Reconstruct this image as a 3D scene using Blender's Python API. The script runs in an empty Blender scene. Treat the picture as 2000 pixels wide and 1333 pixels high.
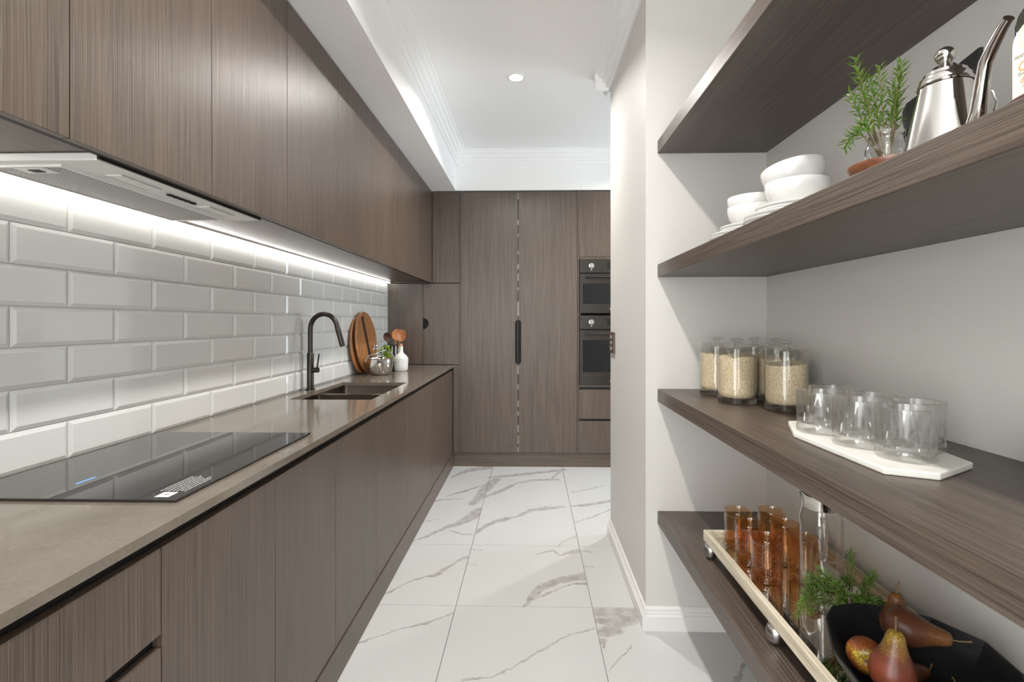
import bpy, bmesh, math, random
from mathutils import Vector, Matrix, Euler

scene = bpy.context.scene
COL = scene.collection
PI = math.pi

# ------------------------------------------------------------------ camera
cam_d = bpy.data.cameras.new('camera')
cam_d.sensor_width = 36.0
cam_d.lens = 36.0 * 983.0 / 2000.0
cam_d.shift_x = -0.006
cam_d.shift_y = -0.018
cam_d.clip_start = 0.02
cam = bpy.data.objects.new('camera', cam_d)
COL.objects.link(cam)
cam.location = (0, 0, 1.24)
cam.rotation_euler = (PI / 2, 0, math.radians(1.45))
scene.camera = cam

# ------------------------------------------------------------------ world, view
w = bpy.data.worlds.new('sky')
scene.world = w
w.use_nodes = True
w.node_tree.nodes['Background'].inputs['Color'].default_value = (0.75, 0.85, 1.0, 1)
w.node_tree.nodes['Background'].inputs['Strength'].default_value = 1.0
vs = scene.view_settings
vs.view_transform = 'Standard'
vs.look = 'None'
vs.exposure = 0.3
vs.gamma = 1.0
vs.use_curve_mapping = False
scene.cycles.use_denoising = True
scene.cycles.max_bounces = 8
scene.cycles.diffuse_bounces = 4
scene.cycles.glossy_bounces = 4
scene.cycles.transmission_bounces = 8
scene.cycles.use_adaptive_sampling = True
scene.cycles.adaptive_threshold = 0.08
scene.cycles.adaptive_min_samples = 16
scene.cycles.transparent_max_bounces = 16
scene.cycles.sample_clamp_indirect = 4.0

# ------------------------------------------------------------------ daylight at the windows, and an added side fill for the niche
def area_light(name, loc, rot, sx, sy, power, col=(1, 1, 1), shape='RECTANGLE', spread=180):
    d = bpy.data.lights.new(name, 'AREA')
    d.shape = shape
    d.size = sx
    if shape in ('RECTANGLE', 'ELLIPSE'):
        d.size_y = sy
    d.energy = power
    d.color = col
    d.spread = math.radians(spread)
    o = bpy.data.objects.new(name, d)
    COL.objects.link(o)
    o.location = loc
    o.rotation_euler = rot
    return o

DAY = (0.99, 1.0, 0.985)
area_light('daylight_living_window', (1.0, -2.22, 1.35), (PI / 2, 0, 0), 3.0, 2.1, 66, DAY)
area_light('niche_fill_light', (-1.20, -1.35, 1.35), (0, -PI / 2, 0), 2.1, 1.5, 66, DAY)  # added fill from an unseen side window, to brighten the niche
area_light('daylight_hall_window', (3.12, 3.63, 1.35), (0, PI / 2, 0), 2.1, 1.0, 32, (0.80, 0.90, 1.0))

DOWN_POWER = 16.0
LED_STRENGTH = 11.5

# ------------------------------------------------------------------ node helpers
def new_mat(name):
    m = bpy.data.materials.new(name)
    m.use_nodes = True
    nt = m.node_tree
    return m, nt, nt.nodes['Principled BSDF']

def N(nt, t, **kw):
    n = nt.nodes.new(t)
    for k, v in kw.items():
        setattr(n, k, v)
    return n

def ln(nt, a, b):
    nt.links.new(a, b)

def setin(n, **kw):
    for k, v in kw.items():
        n.inputs[k.replace('_', ' ')].default_value = v

def plain(name, col, rough=0.5, metal=0.0, spec=0.5, bump=0.0, bscale=200.0, var=0.0, coat=0.0, emit=None):
    m, nt, b = new_mat(name)
    b.inputs['Base Color'].default_value = (*col, 1)
    b.inputs['Roughness'].default_value = rough
    b.inputs['Metallic'].default_value = metal
    b.inputs['Specular IOR Level'].default_value = spec
    b.inputs['Coat Weight'].default_value = coat
    tc = N(nt, 'ShaderNodeTexCoord')
    no = N(nt, 'ShaderNodeTexNoise')
    no.inputs['Scale'].default_value = bscale
    no.inputs['Detail'].default_value = 3
    ln(nt, tc.outputs['Object'], no.inputs['Vector'])
    if var > 0:
        mx = N(nt, 'ShaderNodeMix', data_type='RGBA')
        mx.inputs[6].default_value = (*[c * (1 - var) for c in col], 1)
        mx.inputs[7].default_value = (*[min(1, c * (1 + var)) for c in col], 1)
        ln(nt, no.outputs['Fac'], mx.inputs[0])
        ln(nt, mx.outputs[2], b.inputs['Base Color'])
    if bump > 0:
        bp = N(nt, 'ShaderNodeBump')
        bp.inputs['Strength'].default_value = bump
        bp.inputs['Distance'].default_value = 0.001
        ln(nt, no.outputs['Fac'], bp.inputs['Height'])
        ln(nt, bp.outputs['Normal'], b.inputs['Normal'])
    if emit:
        b.inputs['Emission Color'].default_value = (*emit[0], 1)
        b.inputs['Emission Strength'].default_value = emit[1]
    return m

def wood(name, axis, dark, light, rough=0.35, fine=360.0, seedscale=37.0, bump=0.25, broad=9.0):
    """straight-grained veneer, grain running along axis"""
    m, nt, b = new_mat(name)
    tc = N(nt, 'ShaderNodeTexCoord')
    oi = N(nt, 'ShaderNodeObjectInfo')
    mu = N(nt, 'ShaderNodeMath', operation='MULTIPLY')
    mu.inputs[1].default_value = seedscale
    ln(nt, oi.outputs['Random'], mu.inputs[0])
    ad = N(nt, 'ShaderNodeVectorMath', operation='ADD')
    ln(nt, tc.outputs['Object'], ad.inputs[0])
    ln(nt, mu.outputs[0], ad.inputs[1])
    def stretched(sc, along, detail, dist=0.0):
        mp = N(nt, 'ShaderNodeMapping')
        s = [sc, sc, sc]
        s[axis] = along
        mp.inputs['Scale'].default_value = s
        ln(nt, ad.outputs[0], mp.inputs['Vector'])
        no = N(nt, 'ShaderNodeTexNoise')
        no.inputs['Scale'].default_value = 1.0
        no.inputs['Detail'].default_value = detail
        no.inputs['Roughness'].default_value = 0.6
        no.inputs['Distortion'].default_value = dist
        ln(nt, mp.outputs[0], no.inputs['Vector'])
        return no.outputs['Fac']
    nf = stretched(fine, 3.0, 3)
    nm = stretched(70.0, 1.3, 4, 0.4)
    nb = stretched(broad, 0.8, 3, 0.3)
    r1 = N(nt, 'ShaderNodeMapRange')
    r1.inputs['From Min'].default_value = 0.33
    r1.inputs['From Max'].default_value = 0.62
    ln(nt, nf, r1.inputs['Value'])
    m1 = N(nt, 'ShaderNodeMath', operation='MULTIPLY'); m1.inputs[1].default_value = 0.46
    ln(nt, r1.outputs[0], m1.inputs[0])
    m2 = N(nt, 'ShaderNodeMath', operation='MULTIPLY_ADD'); m2.inputs[1].default_value = 0.24
    ln(nt, nm, m2.inputs[0]); ln(nt, m1.outputs[0], m2.inputs[2])
    m3 = N(nt, 'ShaderNodeMath', operation='MULTIPLY_ADD'); m3.inputs[1].default_value = 0.30
    ln(nt, nb, m3.inputs[0]); ln(nt, m2.outputs[0], m3.inputs[2])
    ramp = N(nt, 'ShaderNodeValToRGB')
    ramp.color_ramp.elements[0].position = 0.22
    ramp.color_ramp.elements[0].color = (*dark, 1)
    ramp.color_ramp.elements[1].position = 0.78
    ramp.color_ramp.elements[1].color = (*light, 1)
    ln(nt, m3.outputs[0], ramp.inputs['Fac'])
    ln(nt, ramp.outputs['Color'], b.inputs['Base Color'])
    b.inputs['Roughness'].default_value = rough
    b.inputs['Specular IOR Level'].default_value = 0.72
    bp = N(nt, 'ShaderNodeBump')
    bp.inputs['Strength'].default_value = bump
    bp.inputs['Distance'].default_value = 0.0008
    ln(nt, r1.outputs[0], bp.inputs['Height'])
    ln(nt, bp.outputs['Normal'], b.inputs['Normal'])
    return m

def thin_glass(name, tint=(1, 1, 1), refl_rough=0.03, ior=1.45, boost=1.0):
    """thin-walled clear glass: see-through with fresnel reflection"""
    m = bpy.data.materials.new(name)
    m.use_nodes = True
    nt = m.node_tree
    nt.nodes.clear()
    out = N(nt, 'ShaderNodeOutputMaterial')
    tr = N(nt, 'ShaderNodeBsdfTransparent')
    tr.inputs['Color'].default_value = (*tint, 1)
    gl = N(nt, 'ShaderNodeBsdfGlossy')
    gl.inputs['Roughness'].default_value = refl_rough
    fr = N(nt, 'ShaderNodeFresnel')
    fr.inputs['IOR'].default_value = ior
    mu = N(nt, 'ShaderNodeMath', operation='MULTIPLY', use_clamp=True)
    mu.inputs[1].default_value = boost
    ge = N(nt, 'ShaderNodeNewGeometry')
    fb_ = N(nt, 'ShaderNodeMath', operation='SUBTRACT'); fb_.inputs[0].default_value = 1.0
    ln(nt, ge.outputs['Backfacing'], fb_.inputs[1])
    fm_ = N(nt, 'ShaderNodeMath', operation='MULTIPLY')
    ln(nt, fr.outputs[0], fm_.inputs[0]); ln(nt, fb_.outputs[0], fm_.inputs[1])
    ln(nt, fm_.outputs[0], mu.inputs[0])
    mx = N(nt, 'ShaderNodeMixShader')
    ln(nt, mu.outputs[0], mx.inputs[0])
    ln(nt, tr.outputs[0], mx.inputs[1])
    ln(nt, gl.outputs[0], mx.inputs[2])
    ln(nt, mx.outputs[0], out.inputs['Surface'])
    return m

def cut_glass(name, tint=(1, 1, 1), share=0.5, ior=1.45, boost=1.6):
    """faceted glass: part refracting, part letting light straight through"""
    m = thin_glass(name, tint, 0.02, ior, boost)
    nt = m.node_tree
    out = [n for n in nt.nodes if n.type == 'OUTPUT_MATERIAL'][0]
    thin = out.inputs['Surface'].links[0].from_socket
    g = N(nt, 'ShaderNodeBsdfGlass'); g.inputs['IOR'].default_value = ior; g.inputs['Roughness'].default_value = 0.0
    g.inputs['Color'].default_value = (*tint, 1)
    mx = N(nt, 'ShaderNodeMixShader'); mx.inputs[0].default_value = share
    ln(nt, thin, mx.inputs[1]); ln(nt, g.outputs[0], mx.inputs[2]); ln(nt, mx.outputs[0], out.inputs['Surface'])
    return m

def glass(name, col=(1, 1, 1), rough=0.0, ior=1.48):
    m, nt, b = new_mat(name)
    b.inputs['Base Color'].default_value = (*col, 1)
    b.inputs['Roughness'].default_value = rough
    b.inputs['IOR'].default_value = ior
    b.inputs['Transmission Weight'].default_value = 1.0
    return m

# ------------------------------------------------------------------ materials
W_DARK, W_LIGHT = (0.044, 0.0285, 0.0195), (0.134, 0.094, 0.069)
M = {}
M['wood_x'] = wood('veneer_grain_x', 0, W_DARK, W_LIGHT)
M['wood_y'] = wood('veneer_grain_y', 1, W_DARK, W_LIGHT)
M['wood_z'] = wood('veneer_grain_z', 2, W_DARK, W_LIGHT)
M['shelf'] = wood('shelf_veneer', 1, (0.036, 0.024, 0.017), (0.110, 0.080, 0.062), rough=0.38, fine=280, bump=0.3)
M['board_wood'] = wood('acacia_wood', 2, (0.16, 0.055, 0.016), (0.48, 0.21, 0.07), rough=0.4, fine=120, broad=14)
M['spoon_wood'] = wood('spoon_wood', 2, (0.32, 0.10, 0.03), (0.62, 0.25, 0.10), rough=0.35, fine=120)
M['dark_wood'] = plain('dark_stained_wood', (0.06, 0.022, 0.014), 0.4, var=0.3, bscale=40)
M['dish_wood'] = wood('dish_wood', 1, (0.085, 0.026, 0.010), (0.25, 0.085, 0.032), rough=0.35, fine=90)
M['frame_bone'] = wood('whitewashed_timber', 1, (0.36, 0.30, 0.21), (0.66, 0.59, 0.46), rough=0.5, fine=60, broad=30)
M['inlay'] = plain('dark_inlay', (0.035, 0.015, 0.008), 0.4)
M['paint'] = plain('wall_paint', (0.665, 0.65, 0.615), 0.55, bump=0.05, bscale=350)
M['paint_white'] = plain('ceiling_paint', (0.95, 0.95, 0.945), 0.6, bump=0.04, bscale=300)
M['trim_white'] = plain('trim_gloss_white', (0.80, 0.79, 0.77), 0.3)
M['tile'] = plain('glazed_tile', (0.70, 0.70, 0.675), 0.06, spec=0.6)
M['grout'] = plain('grout', (0.70, 0.69, 0.67), 0.8, bump=0.1)
M['floor_grout'] = plain('floor_grout', (0.42, 0.40, 0.37), 0.8, bump=0.1)
M['black_metal'] = plain('matt_black_metal', (0.008, 0.0075, 0.0075), 0.5, spec=0.2, bump=0.02)
M['shadow_channel'] = plain('channel_shade_black', (0.010, 0.009, 0.008), 0.5)  # near-black colour stands in for shade inside gaps and channels
M['gunmetal'] = plain('gunmetal', (0.060, 0.052, 0.045), 0.32, metal=0.9, bump=0.03, bscale=600)
M['sink_steel'] = plain('bronze_steel', (0.28, 0.235, 0.20), 0.22, metal=1.0)
M['steel'] = plain('polished_steel', (0.72, 0.70, 0.67), 0.10, metal=1.0)
M['brushed'] = plain('brushed_silver', (0.55, 0.53, 0.52), 0.28, metal=1.0, bump=0.1, bscale=90)
M['oven_steel'] = plain('dark_oven_steel', (0.060, 0.053, 0.048), 0.33, metal=0.8, bump=0.03, bscale=400)
M['oven_glass'] = plain('oven_black_glass', (0.008, 0.008, 0.009), 0.05, spec=0.5)
M['hob_glass'] = plain('hob_black_glass', (0.012, 0.010, 0.010), 0.03, spec=1.0)
M['hob_edge'] = plain('hob_edge_black', (0.02, 0.016, 0.014), 0.3)
M['print_white'] = plain('white_print', (0.75, 0.75, 0.73), 0.5)
M['print_grey'] = plain('grey_print', (0.30, 0.30, 0.30), 0.5)
M['led_blue'] = plain('blue_display', (0.1, 0.25, 0.7), 0.4, emit=((0.25, 0.5, 1.0), 0.5))
M['hood_silver'] = plain('hood_silver', (0.78, 0.77, 0.75), 0.35, metal=0.35)
M['hood_lens'] = plain('hood_lens', (0.72, 0.71, 0.68), 0.15)
M['ceramic'] = plain('white_ceramic', (0.78, 0.77, 0.745), 0.18)
M['black_ceramic'] = plain('black_ceramic', (0.008, 0.008, 0.009), 0.45, bump=0.05, bscale=80)
M['crock_black'] = plain('black_crock', (0.012, 0.012, 0.012), 0.3)
M['cork'] = plain('cork', (0.50, 0.30, 0.19), 0.8, bump=0.3, bscale=300, var=0.2)
M['mirror'] = plain('mirror', (0.72, 0.70, 0.66), 0.02, metal=1.0)
M['clear'] = thin_glass('clear_thin_glass', (0.97, 0.97, 0.96), boost=1.7)
M['jug_glass'] = thin_glass('jug_glass', (0.965, 0.96, 0.95), 0.02, 1.5, 2.6)
M['herb_glass'] = thin_glass('herb_jar_glass', (0.93, 0.94, 0.93), 0.04, 1.5, 3.0)
M['jar_base'] = cut_glass('jar_base_glass', (0.97, 0.96, 0.95), 0.6)
M['crystal'] = cut_glass('crystal_glass', (0.99, 0.99, 0.985), 0.22, 1.5, 2.4)
M['white_board'] = plain('white_stone_board', (0.76, 0.745, 0.69), 0.3, var=0.06, bscale=12)
M['stem'] = plain('woody_stem', (0.16, 0.11, 0.05), 0.7)
M['needle'] = plain('rosemary_green', (0.095, 0.175, 0.02), 0.45, var=0.6, bscale=25)
M['leaf'] = plain('bright_leaf', (0.26, 0.42, 0.03), 0.4, var=0.35, bscale=25)
M['label'] = plain('cream_label', (0.68, 0.66, 0.56), 0.55, var=0.05, bscale=30)
M['label_orange'] = plain('label_orange', (0.62, 0.27, 0.08), 0.6)
M['label_peach'] = plain('label_peach', (0.74, 0.56, 0.42), 0.6)
M['label_ink'] = plain('label_ink', (0.20, 0.15, 0.10), 0.6)
M['oil_glass'] = plain('dark_oil_glass', (0.02, 0.022, 0.012), 0.05)
M['bronze_plate'] = plain('bronze_switch', (0.14, 0.10, 0.08), 0.35, metal=0.7)
M['lamp_lens'] = plain('lamp_lens', (0.9, 0.9, 0.9), 0.4, emit=((1, 0.97, 0.92), 14.0))
M['led'] = plain('led_strip', (0.9, 0.9, 0.9), 0.4, emit=((1.0, 0.975, 0.92), LED_STRENGTH))

M['amber'] = cut_glass('amber_glass', (0.985, 0.84, 0.66), 0.06, 1.45, 2.4)
def amber_relief():
    """pressed-glass dots: thinner glass is paler"""
    nt = M['amber'].node_tree
    tr = [n for n in nt.nodes if n.type == 'BSDF_TRANSPARENT'][0]
    tc = N(nt, 'ShaderNodeTexCoord'); sp = N(nt, 'ShaderNodeSeparateXYZ'); ln(nt, tc.outputs['Object'], sp.inputs[0])
    at = N(nt, 'ShaderNodeMath', operation='ARCTAN2'); ln(nt, sp.outputs['Y'], at.inputs[0]); ln(nt, sp.outputs['X'], at.inputs[1])
    def sn(src, k):
        a = N(nt, 'ShaderNodeMath', operation='MULTIPLY'); a.inputs[1].default_value = k; ln(nt, src, a.inputs[0])
        b = N(nt, 'ShaderNodeMath', operation='SINE'); ln(nt, a.outputs[0], b.inputs[0]); return b.outputs[0]
    p = N(nt, 'ShaderNodeMath', operation='MULTIPLY'); ln(nt, sn(at.outputs[0], 24.0), p.inputs[0]); ln(nt, sn(sp.outputs['Z'], 700.0), p.inputs[1])
    mr = N(nt, 'ShaderNodeMapRange'); mr.inputs['From Min'].default_value = -0.3; mr.inputs['From Max'].default_value = 0.5
    ln(nt, p.outputs[0], mr.inputs['Value'])
    mx = N(nt, 'ShaderNodeMix', data_type='RGBA'); mx.inputs[6].default_value = (0.98, 0.79, 0.58, 1); mx.inputs[7].default_value = (1.0, 0.93, 0.82, 1)
    ln(nt, mr.outputs[0], mx.inputs[0]); ln(nt, mx.outputs[2], tr.inputs['Color'])
amber_relief()


def m_stone():
    m, nt, b = new_mat('brown_engineered_stone')
    tc = N(nt, 'ShaderNodeTexCoord')
    a = N(nt, 'ShaderNodeTexNoise'); setin(a, Scale=7.0, Detail=6.0, Roughness=0.6)
    c = N(nt, 'ShaderNodeTexNoise'); setin(c, Scale=120.0, Detail=3.0)
    v = N(nt, 'ShaderNodeTexNoise'); setin(v, Scale=5.0, Detail=4.0, Distortion=1.2)
    for n in (a, c, v): ln(nt, tc.outputs['Object'], n.inputs['Vector'])
    r = N(nt, 'ShaderNodeValToRGB')
    r.color_ramp.elements[0].position = 0.3; r.color_ramp.elements[0].color = (0.150, 0.122, 0.098, 1)
    r.color_ramp.elements[1].position = 0.75; r.color_ramp.elements[1].color = (0.225, 0.188, 0.153, 1)
    mm = N(nt, 'ShaderNodeMath', operation='MULTIPLY_ADD'); mm.inputs[1].default_value = 0.3
    ln(nt, c.outputs['Fac'], mm.inputs[0])
    m2 = N(nt, 'ShaderNodeMath', operation='MULTIPLY'); m2.inputs[1].default_value = 0.7
    ln(nt, a.outputs['Fac'], m2.inputs[0]); ln(nt, m2.outputs[0], mm.inputs[2])
    ln(nt, mm.outputs[0], r.inputs['Fac'])
    # fine pale scratches of vein
    d = N(nt, 'ShaderNodeMath', operation='SUBTRACT'); d.inputs[1].default_value = 0.5
    ln(nt, v.outputs['Fac'], d.inputs[0])
    ab = N(nt, 'ShaderNodeMath', operation='ABSOLUTE'); ln(nt, d.outputs[0], ab.inputs[0])
    mr = N(nt, 'ShaderNodeMapRange'); mr.inputs['From Min'].default_value = 0.0; mr.inputs['From Max'].default_value = 0.004
    mr.inputs['To Min'].default_value = 0.22; mr.inputs['To Max'].default_value = 0.0
    ln(nt, ab.outputs[0], mr.inputs['Value'])
    mx = N(nt, 'ShaderNodeMix', data_type='RGBA')
    mx.inputs[7].default_value = (0.42, 0.36, 0.30, 1)
    ln(nt, mr.outputs[0], mx.inputs[0]); ln(nt, r.outputs['Color'], mx.inputs[6])
    ln(nt, mx.outputs[2], b.inputs['Base Color'])
    b.inputs['Roughness'].default_value = 0.10
    b.inputs['Specular IOR Level'].default_value = 0.6
    return m
M['stone'] = m_stone()

def seg_group():
    g = bpy.data.node_groups.new('vein_segment', 'ShaderNodeTree')
    for nm, t in (('P', 'NodeSocketVector'), ('A', 'NodeSocketVector'), ('B', 'NodeSocketVector'), ('WA', 'NodeSocketFloat'), ('WB', 'NodeSocketFloat'), ('Prev', 'NodeSocketFloat')):
        g.interface.new_socket(nm, in_out='INPUT', socket_type=t)
    g.interface.new_socket('Fac', in_out='OUTPUT', socket_type='NodeSocketFloat')
    gi, go = g.nodes.new('NodeGroupInput'), g.nodes.new('NodeGroupOutput')
    def vm(op): return N(g, 'ShaderNodeVectorMath', operation=op)
    def fm(op, clamp=False): return N(g, 'ShaderNodeMath', operation=op, use_clamp=clamp)
    pa, ba = vm('SUBTRACT'), vm('SUBTRACT')
    ln(g, gi.outputs['P'], pa.inputs[0]); ln(g, gi.outputs['A'], pa.inputs[1])
    ln(g, gi.outputs['B'], ba.inputs[0]); ln(g, gi.outputs['A'], ba.inputs[1])
    d1, d2 = vm('DOT_PRODUCT'), vm('DOT_PRODUCT')
    ln(g, pa.outputs[0], d1.inputs[0]); ln(g, ba.outputs[0], d1.inputs[1])
    ln(g, ba.outputs[0], d2.inputs[0]); ln(g, ba.outputs[0], d2.inputs[1])
    h = fm('DIVIDE', True); ln(g, d1.outputs['Value'], h.inputs[0]); ln(g, d2.outputs['Value'], h.inputs[1])
    sc = vm('SCALE'); ln(g, ba.outputs[0], sc.inputs[0]); ln(g, h.outputs[0], sc.inputs['Scale'])
    su = vm('SUBTRACT'); ln(g, pa.outputs[0], su.inputs[0]); ln(g, sc.outputs[0], su.inputs[1])
    le = vm('LENGTH'); ln(g, su.outputs[0], le.inputs[0])
    wd = N(g, 'ShaderNodeMapRange')
    ln(g, h.outputs[0], wd.inputs['Value']); ln(g, gi.outputs['WA'], wd.inputs['To Min']); ln(g, gi.outputs['WB'], wd.inputs['To Max'])
    q = fm('DIVIDE'); ln(g, le.outputs['Value'], q.inputs[0]); ln(g, wd.outputs[0], q.inputs[1])
    mn = fm('MINIMUM'); ln(g, q.outputs[0], mn.inputs[0]); ln(g, gi.outputs['Prev'], mn.inputs[1])
    ln(g, mn.outputs[0], go.inputs['Fac'])
    return g
SEG = seg_group()

def m_marble(name, segs, seed):
    """white porcelain marble; grey veins along the given world-space segments on the floor"""
    m, nt, b = new_mat(name)
    geo = N(nt, 'ShaderNodeNewGeometry')
    wn = N(nt, 'ShaderNodeTexNoise'); setin(wn, Scale=16.0, Detail=7.0, Roughness=0.72)
    ln(nt, geo.outputs['Position'], wn.inputs['Vector'])
    sb = N(nt, 'ShaderNodeVectorMath', operation='SUBTRACT'); sb.inputs[1].default_value = (0.5, 0.5, 0.5)
    ln(nt, wn.outputs['Color'], sb.inputs[0])
    sc = N(nt, 'ShaderNodeVectorMath', operation='MULTIPLY'); sc.inputs[1].default_value = (0.055, 0.055, 0.0)
    ln(nt, sb.outputs[0], sc.inputs[0])
    ad = N(nt, 'ShaderNodeVectorMath', operation='ADD')
    ln(nt, geo.outputs['Position'], ad.inputs[0]); ln(nt, sc.outputs[0], ad.inputs[1])
    fl = N(nt, 'ShaderNodeVectorMath', operation='MULTIPLY'); fl.inputs[1].default_value = (1, 1, 0)
    ln(nt, ad.outputs[0], fl.inputs[0])
    prev = None
    for (ax, ay, bx, by, wa, wb) in segs:
        n = nt.nodes.new('ShaderNodeGroup'); n.node_tree = SEG
        n.inputs['A'].default_value = (ax, ay, 0); n.inputs['B'].default_value = (bx, by, 0)
        n.inputs['WA'].default_value = wa * 1.7; n.inputs['WB'].default_value = wb * 1.7
        ln(nt, fl.outputs[0], n.inputs['P'])
        if prev is None: n.inputs['Prev'].default_value = 99.0
        else: ln(nt, prev, n.inputs['Prev'])
        prev = n.outputs['Fac']
    pn = N(nt, 'ShaderNodeTexNoise'); setin(pn, Scale=22.0, Detail=5.0, Roughness=0.6)
    ln(nt, geo.outputs['Position'], pn.inputs['Vector'])
    # inside of a vein: patchy grey, firm rim
    core = N(nt, 'ShaderNodeMapRange', interpolation_type='SMOOTHSTEP')
    core.inputs['From Min'].default_value = 0.55; core.inputs['From Max'].default_value = 1.15
    core.inputs['To Min'].default_value = 1.0; core.inputs['To Max'].default_value = 0.0
    if prev is None: core.inputs['Value'].default_value = 9.0
    else: ln(nt, prev, core.inputs['Value'])
    pat = N(nt, 'ShaderNodeMapRange'); pat.inputs['From Min'].default_value = 0.35; pat.inputs['From Max'].default_value = 0.65
    pat.inputs['To Min'].default_value = 0.42; pat.inputs['To Max'].default_value = 1.0
    ln(nt, pn.outputs['Fac'], pat.inputs['Value'])
    fac = N(nt, 'ShaderNodeMath', operation='MULTIPLY'); ln(nt, core.outputs[0], fac.inputs[0]); ln(nt, pat.outputs[0], fac.inputs[1])
    cl = N(nt, 'ShaderNodeTexNoise'); setin(cl, Scale=2.2, Detail=3.0)
    ln(nt, geo.outputs['Position'], cl.inputs['Vector'])
    base = N(nt, 'ShaderNodeMix', data_type='RGBA')
    base.inputs[6].default_value = (0.53, 0.53, 0.515, 1); base.inputs[7].default_value = (0.58, 0.58, 0.565, 1)
    ln(nt, cl.outputs['Fac'], base.inputs[0])
    mx = N(nt, 'ShaderNodeMix', data_type='RGBA'); mx.inputs[7].default_value = (0.33, 0.31, 0.295, 1)
    ln(nt, fac.outputs[0], mx.inputs[0]); ln(nt, base.outputs[2], mx.inputs[6])
    ln(nt, mx.outputs[2], b.inputs['Base Color'])
    b.inputs['Roughness'].default_value = 0.16
    b.inputs['Specular IOR Level'].default_value = 0.4
    return m

def m_filter():
    m, nt, b = new_mat('perforated_filter')
    tc = N(nt, 'ShaderNodeTexCoord'); sp = N(nt, 'ShaderNodeSeparateXYZ')
    ln(nt, tc.outputs['Object'], sp.inputs[0])
    def wv(kx, ky):
        a = N(nt, 'ShaderNodeMath', operation='MULTIPLY'); a.inputs[1].default_value = kx; ln(nt, sp.outputs['X'], a.inputs[0])
        c = N(nt, 'ShaderNodeMath', operation='MULTIPLY_ADD'); c.inputs[1].default_value = ky; ln(nt, sp.outputs['Y'], c.inputs[0]); ln(nt, a.outputs[0], c.inputs[2])
        s = N(nt, 'ShaderNodeMath', operation='SINE'); ln(nt, c.outputs[0], s.inputs[0])
        return s.outputs[0]
    p = N(nt, 'ShaderNodeMath', operation='MULTIPLY')
    ln(nt, wv(260, 300), p.inputs[0]); ln(nt, wv(260, -300), p.inputs[1])
    mr = N(nt, 'ShaderNodeMapRange'); mr.inputs['From Min'].default_value = -0.05; mr.inputs['From Max'].default_value = 0.15
    ln(nt, p.outputs[0], mr.inputs['Value'])
    mx = N(nt, 'ShaderNodeMix', data_type='RGBA')
    mx.inputs[6].default_value = (0.62, 0.60, 0.58, 1); mx.inputs[7].default_value = (0.05, 0.04, 0.035, 1)
    ln(nt, mr.outputs[0], mx.inputs[0]); ln(nt, mx.outputs[2], b.inputs['Base Color'])
    b.inputs['Metallic'].default_value = 0.2; b.inputs['Roughness'].default_value = 0.4
    return m
M['filter'] = m_filter()

def m_pear(name, yellow, red, lo, hi):
    m, nt, b = new_mat(name)
    tc = N(nt, 'ShaderNodeTexCoord'); sp = N(nt, 'ShaderNodeSeparateXYZ'); ln(nt, tc.outputs['Object'], sp.inputs[0])
    n1 = N(nt, 'ShaderNodeTexNoise'); setin(n1, Scale=45.0, Detail=4.0); ln(nt, tc.outputs['Object'], n1.inputs['Vector'])
    n2 = N(nt, 'ShaderNodeTexNoise'); setin(n2, Scale=420.0, Detail=2.0); ln(nt, tc.outputs['Object'], n2.inputs['Vector'])
    ma = N(nt, 'ShaderNodeMath', operation='MULTIPLY_ADD'); ma.inputs[1].default_value = 0.06; ln(nt, n1.outputs['Fac'], ma.inputs[0]); ln(nt, sp.outputs['Z'], ma.inputs[2])
    mr = N(nt, 'ShaderNodeMapRange'); mr.inputs['From Min'].default_value = lo; mr.inputs['From Max'].default_value = hi
    ln(nt, ma.outputs[0], mr.inputs['Value'])
    mx = N(nt, 'ShaderNodeMix', data_type='RGBA'); mx.inputs[6].default_value = (*red, 1); mx.inputs[7].default_value = (*yellow, 1)
    ln(nt, mr.outputs[0], mx.inputs[0])
    sr = N(nt, 'ShaderNodeMapRange'); sr.inputs['From Min'].default_value = 0.42; sr.inputs['From Max'].default_value = 0.6
    sr.inputs['To Min'].default_value = 0.8; sr.inputs['To Max'].default_value = 0.0
    ln(nt, n2.outputs['Fac'], sr.inputs['Value'])
    m2 = N(nt, 'ShaderNodeMix', data_type='RGBA'); m2.inputs[7].default_value = (0.10, 0.035, 0.015, 1)
    ln(nt, sr.outputs[0], m2.inputs[0]); ln(nt, mx.outputs[2], m2.inputs[6])
    ln(nt, m2.outputs[2], b.inputs['Base Color']); b.inputs['Roughness'].default_value = 0.38
    return m
M['pear_red'] = m_pear('pear_red_gold', (0.42, 0.31, 0.03), (0.17, 0.030, 0.015), 0.098, 0.138)
M['pear_russet'] = m_pear('pear_russet', (0.30, 0.14, 0.03), (0.125, 0.043, 0.020), 0.09, 0.15)
M['pear_gold_end'] = m_pear('pear_gold_end', (0.34, 0.085, 0.018), (0.55, 0.41, 0.03), 0.029, 0.042)

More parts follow.
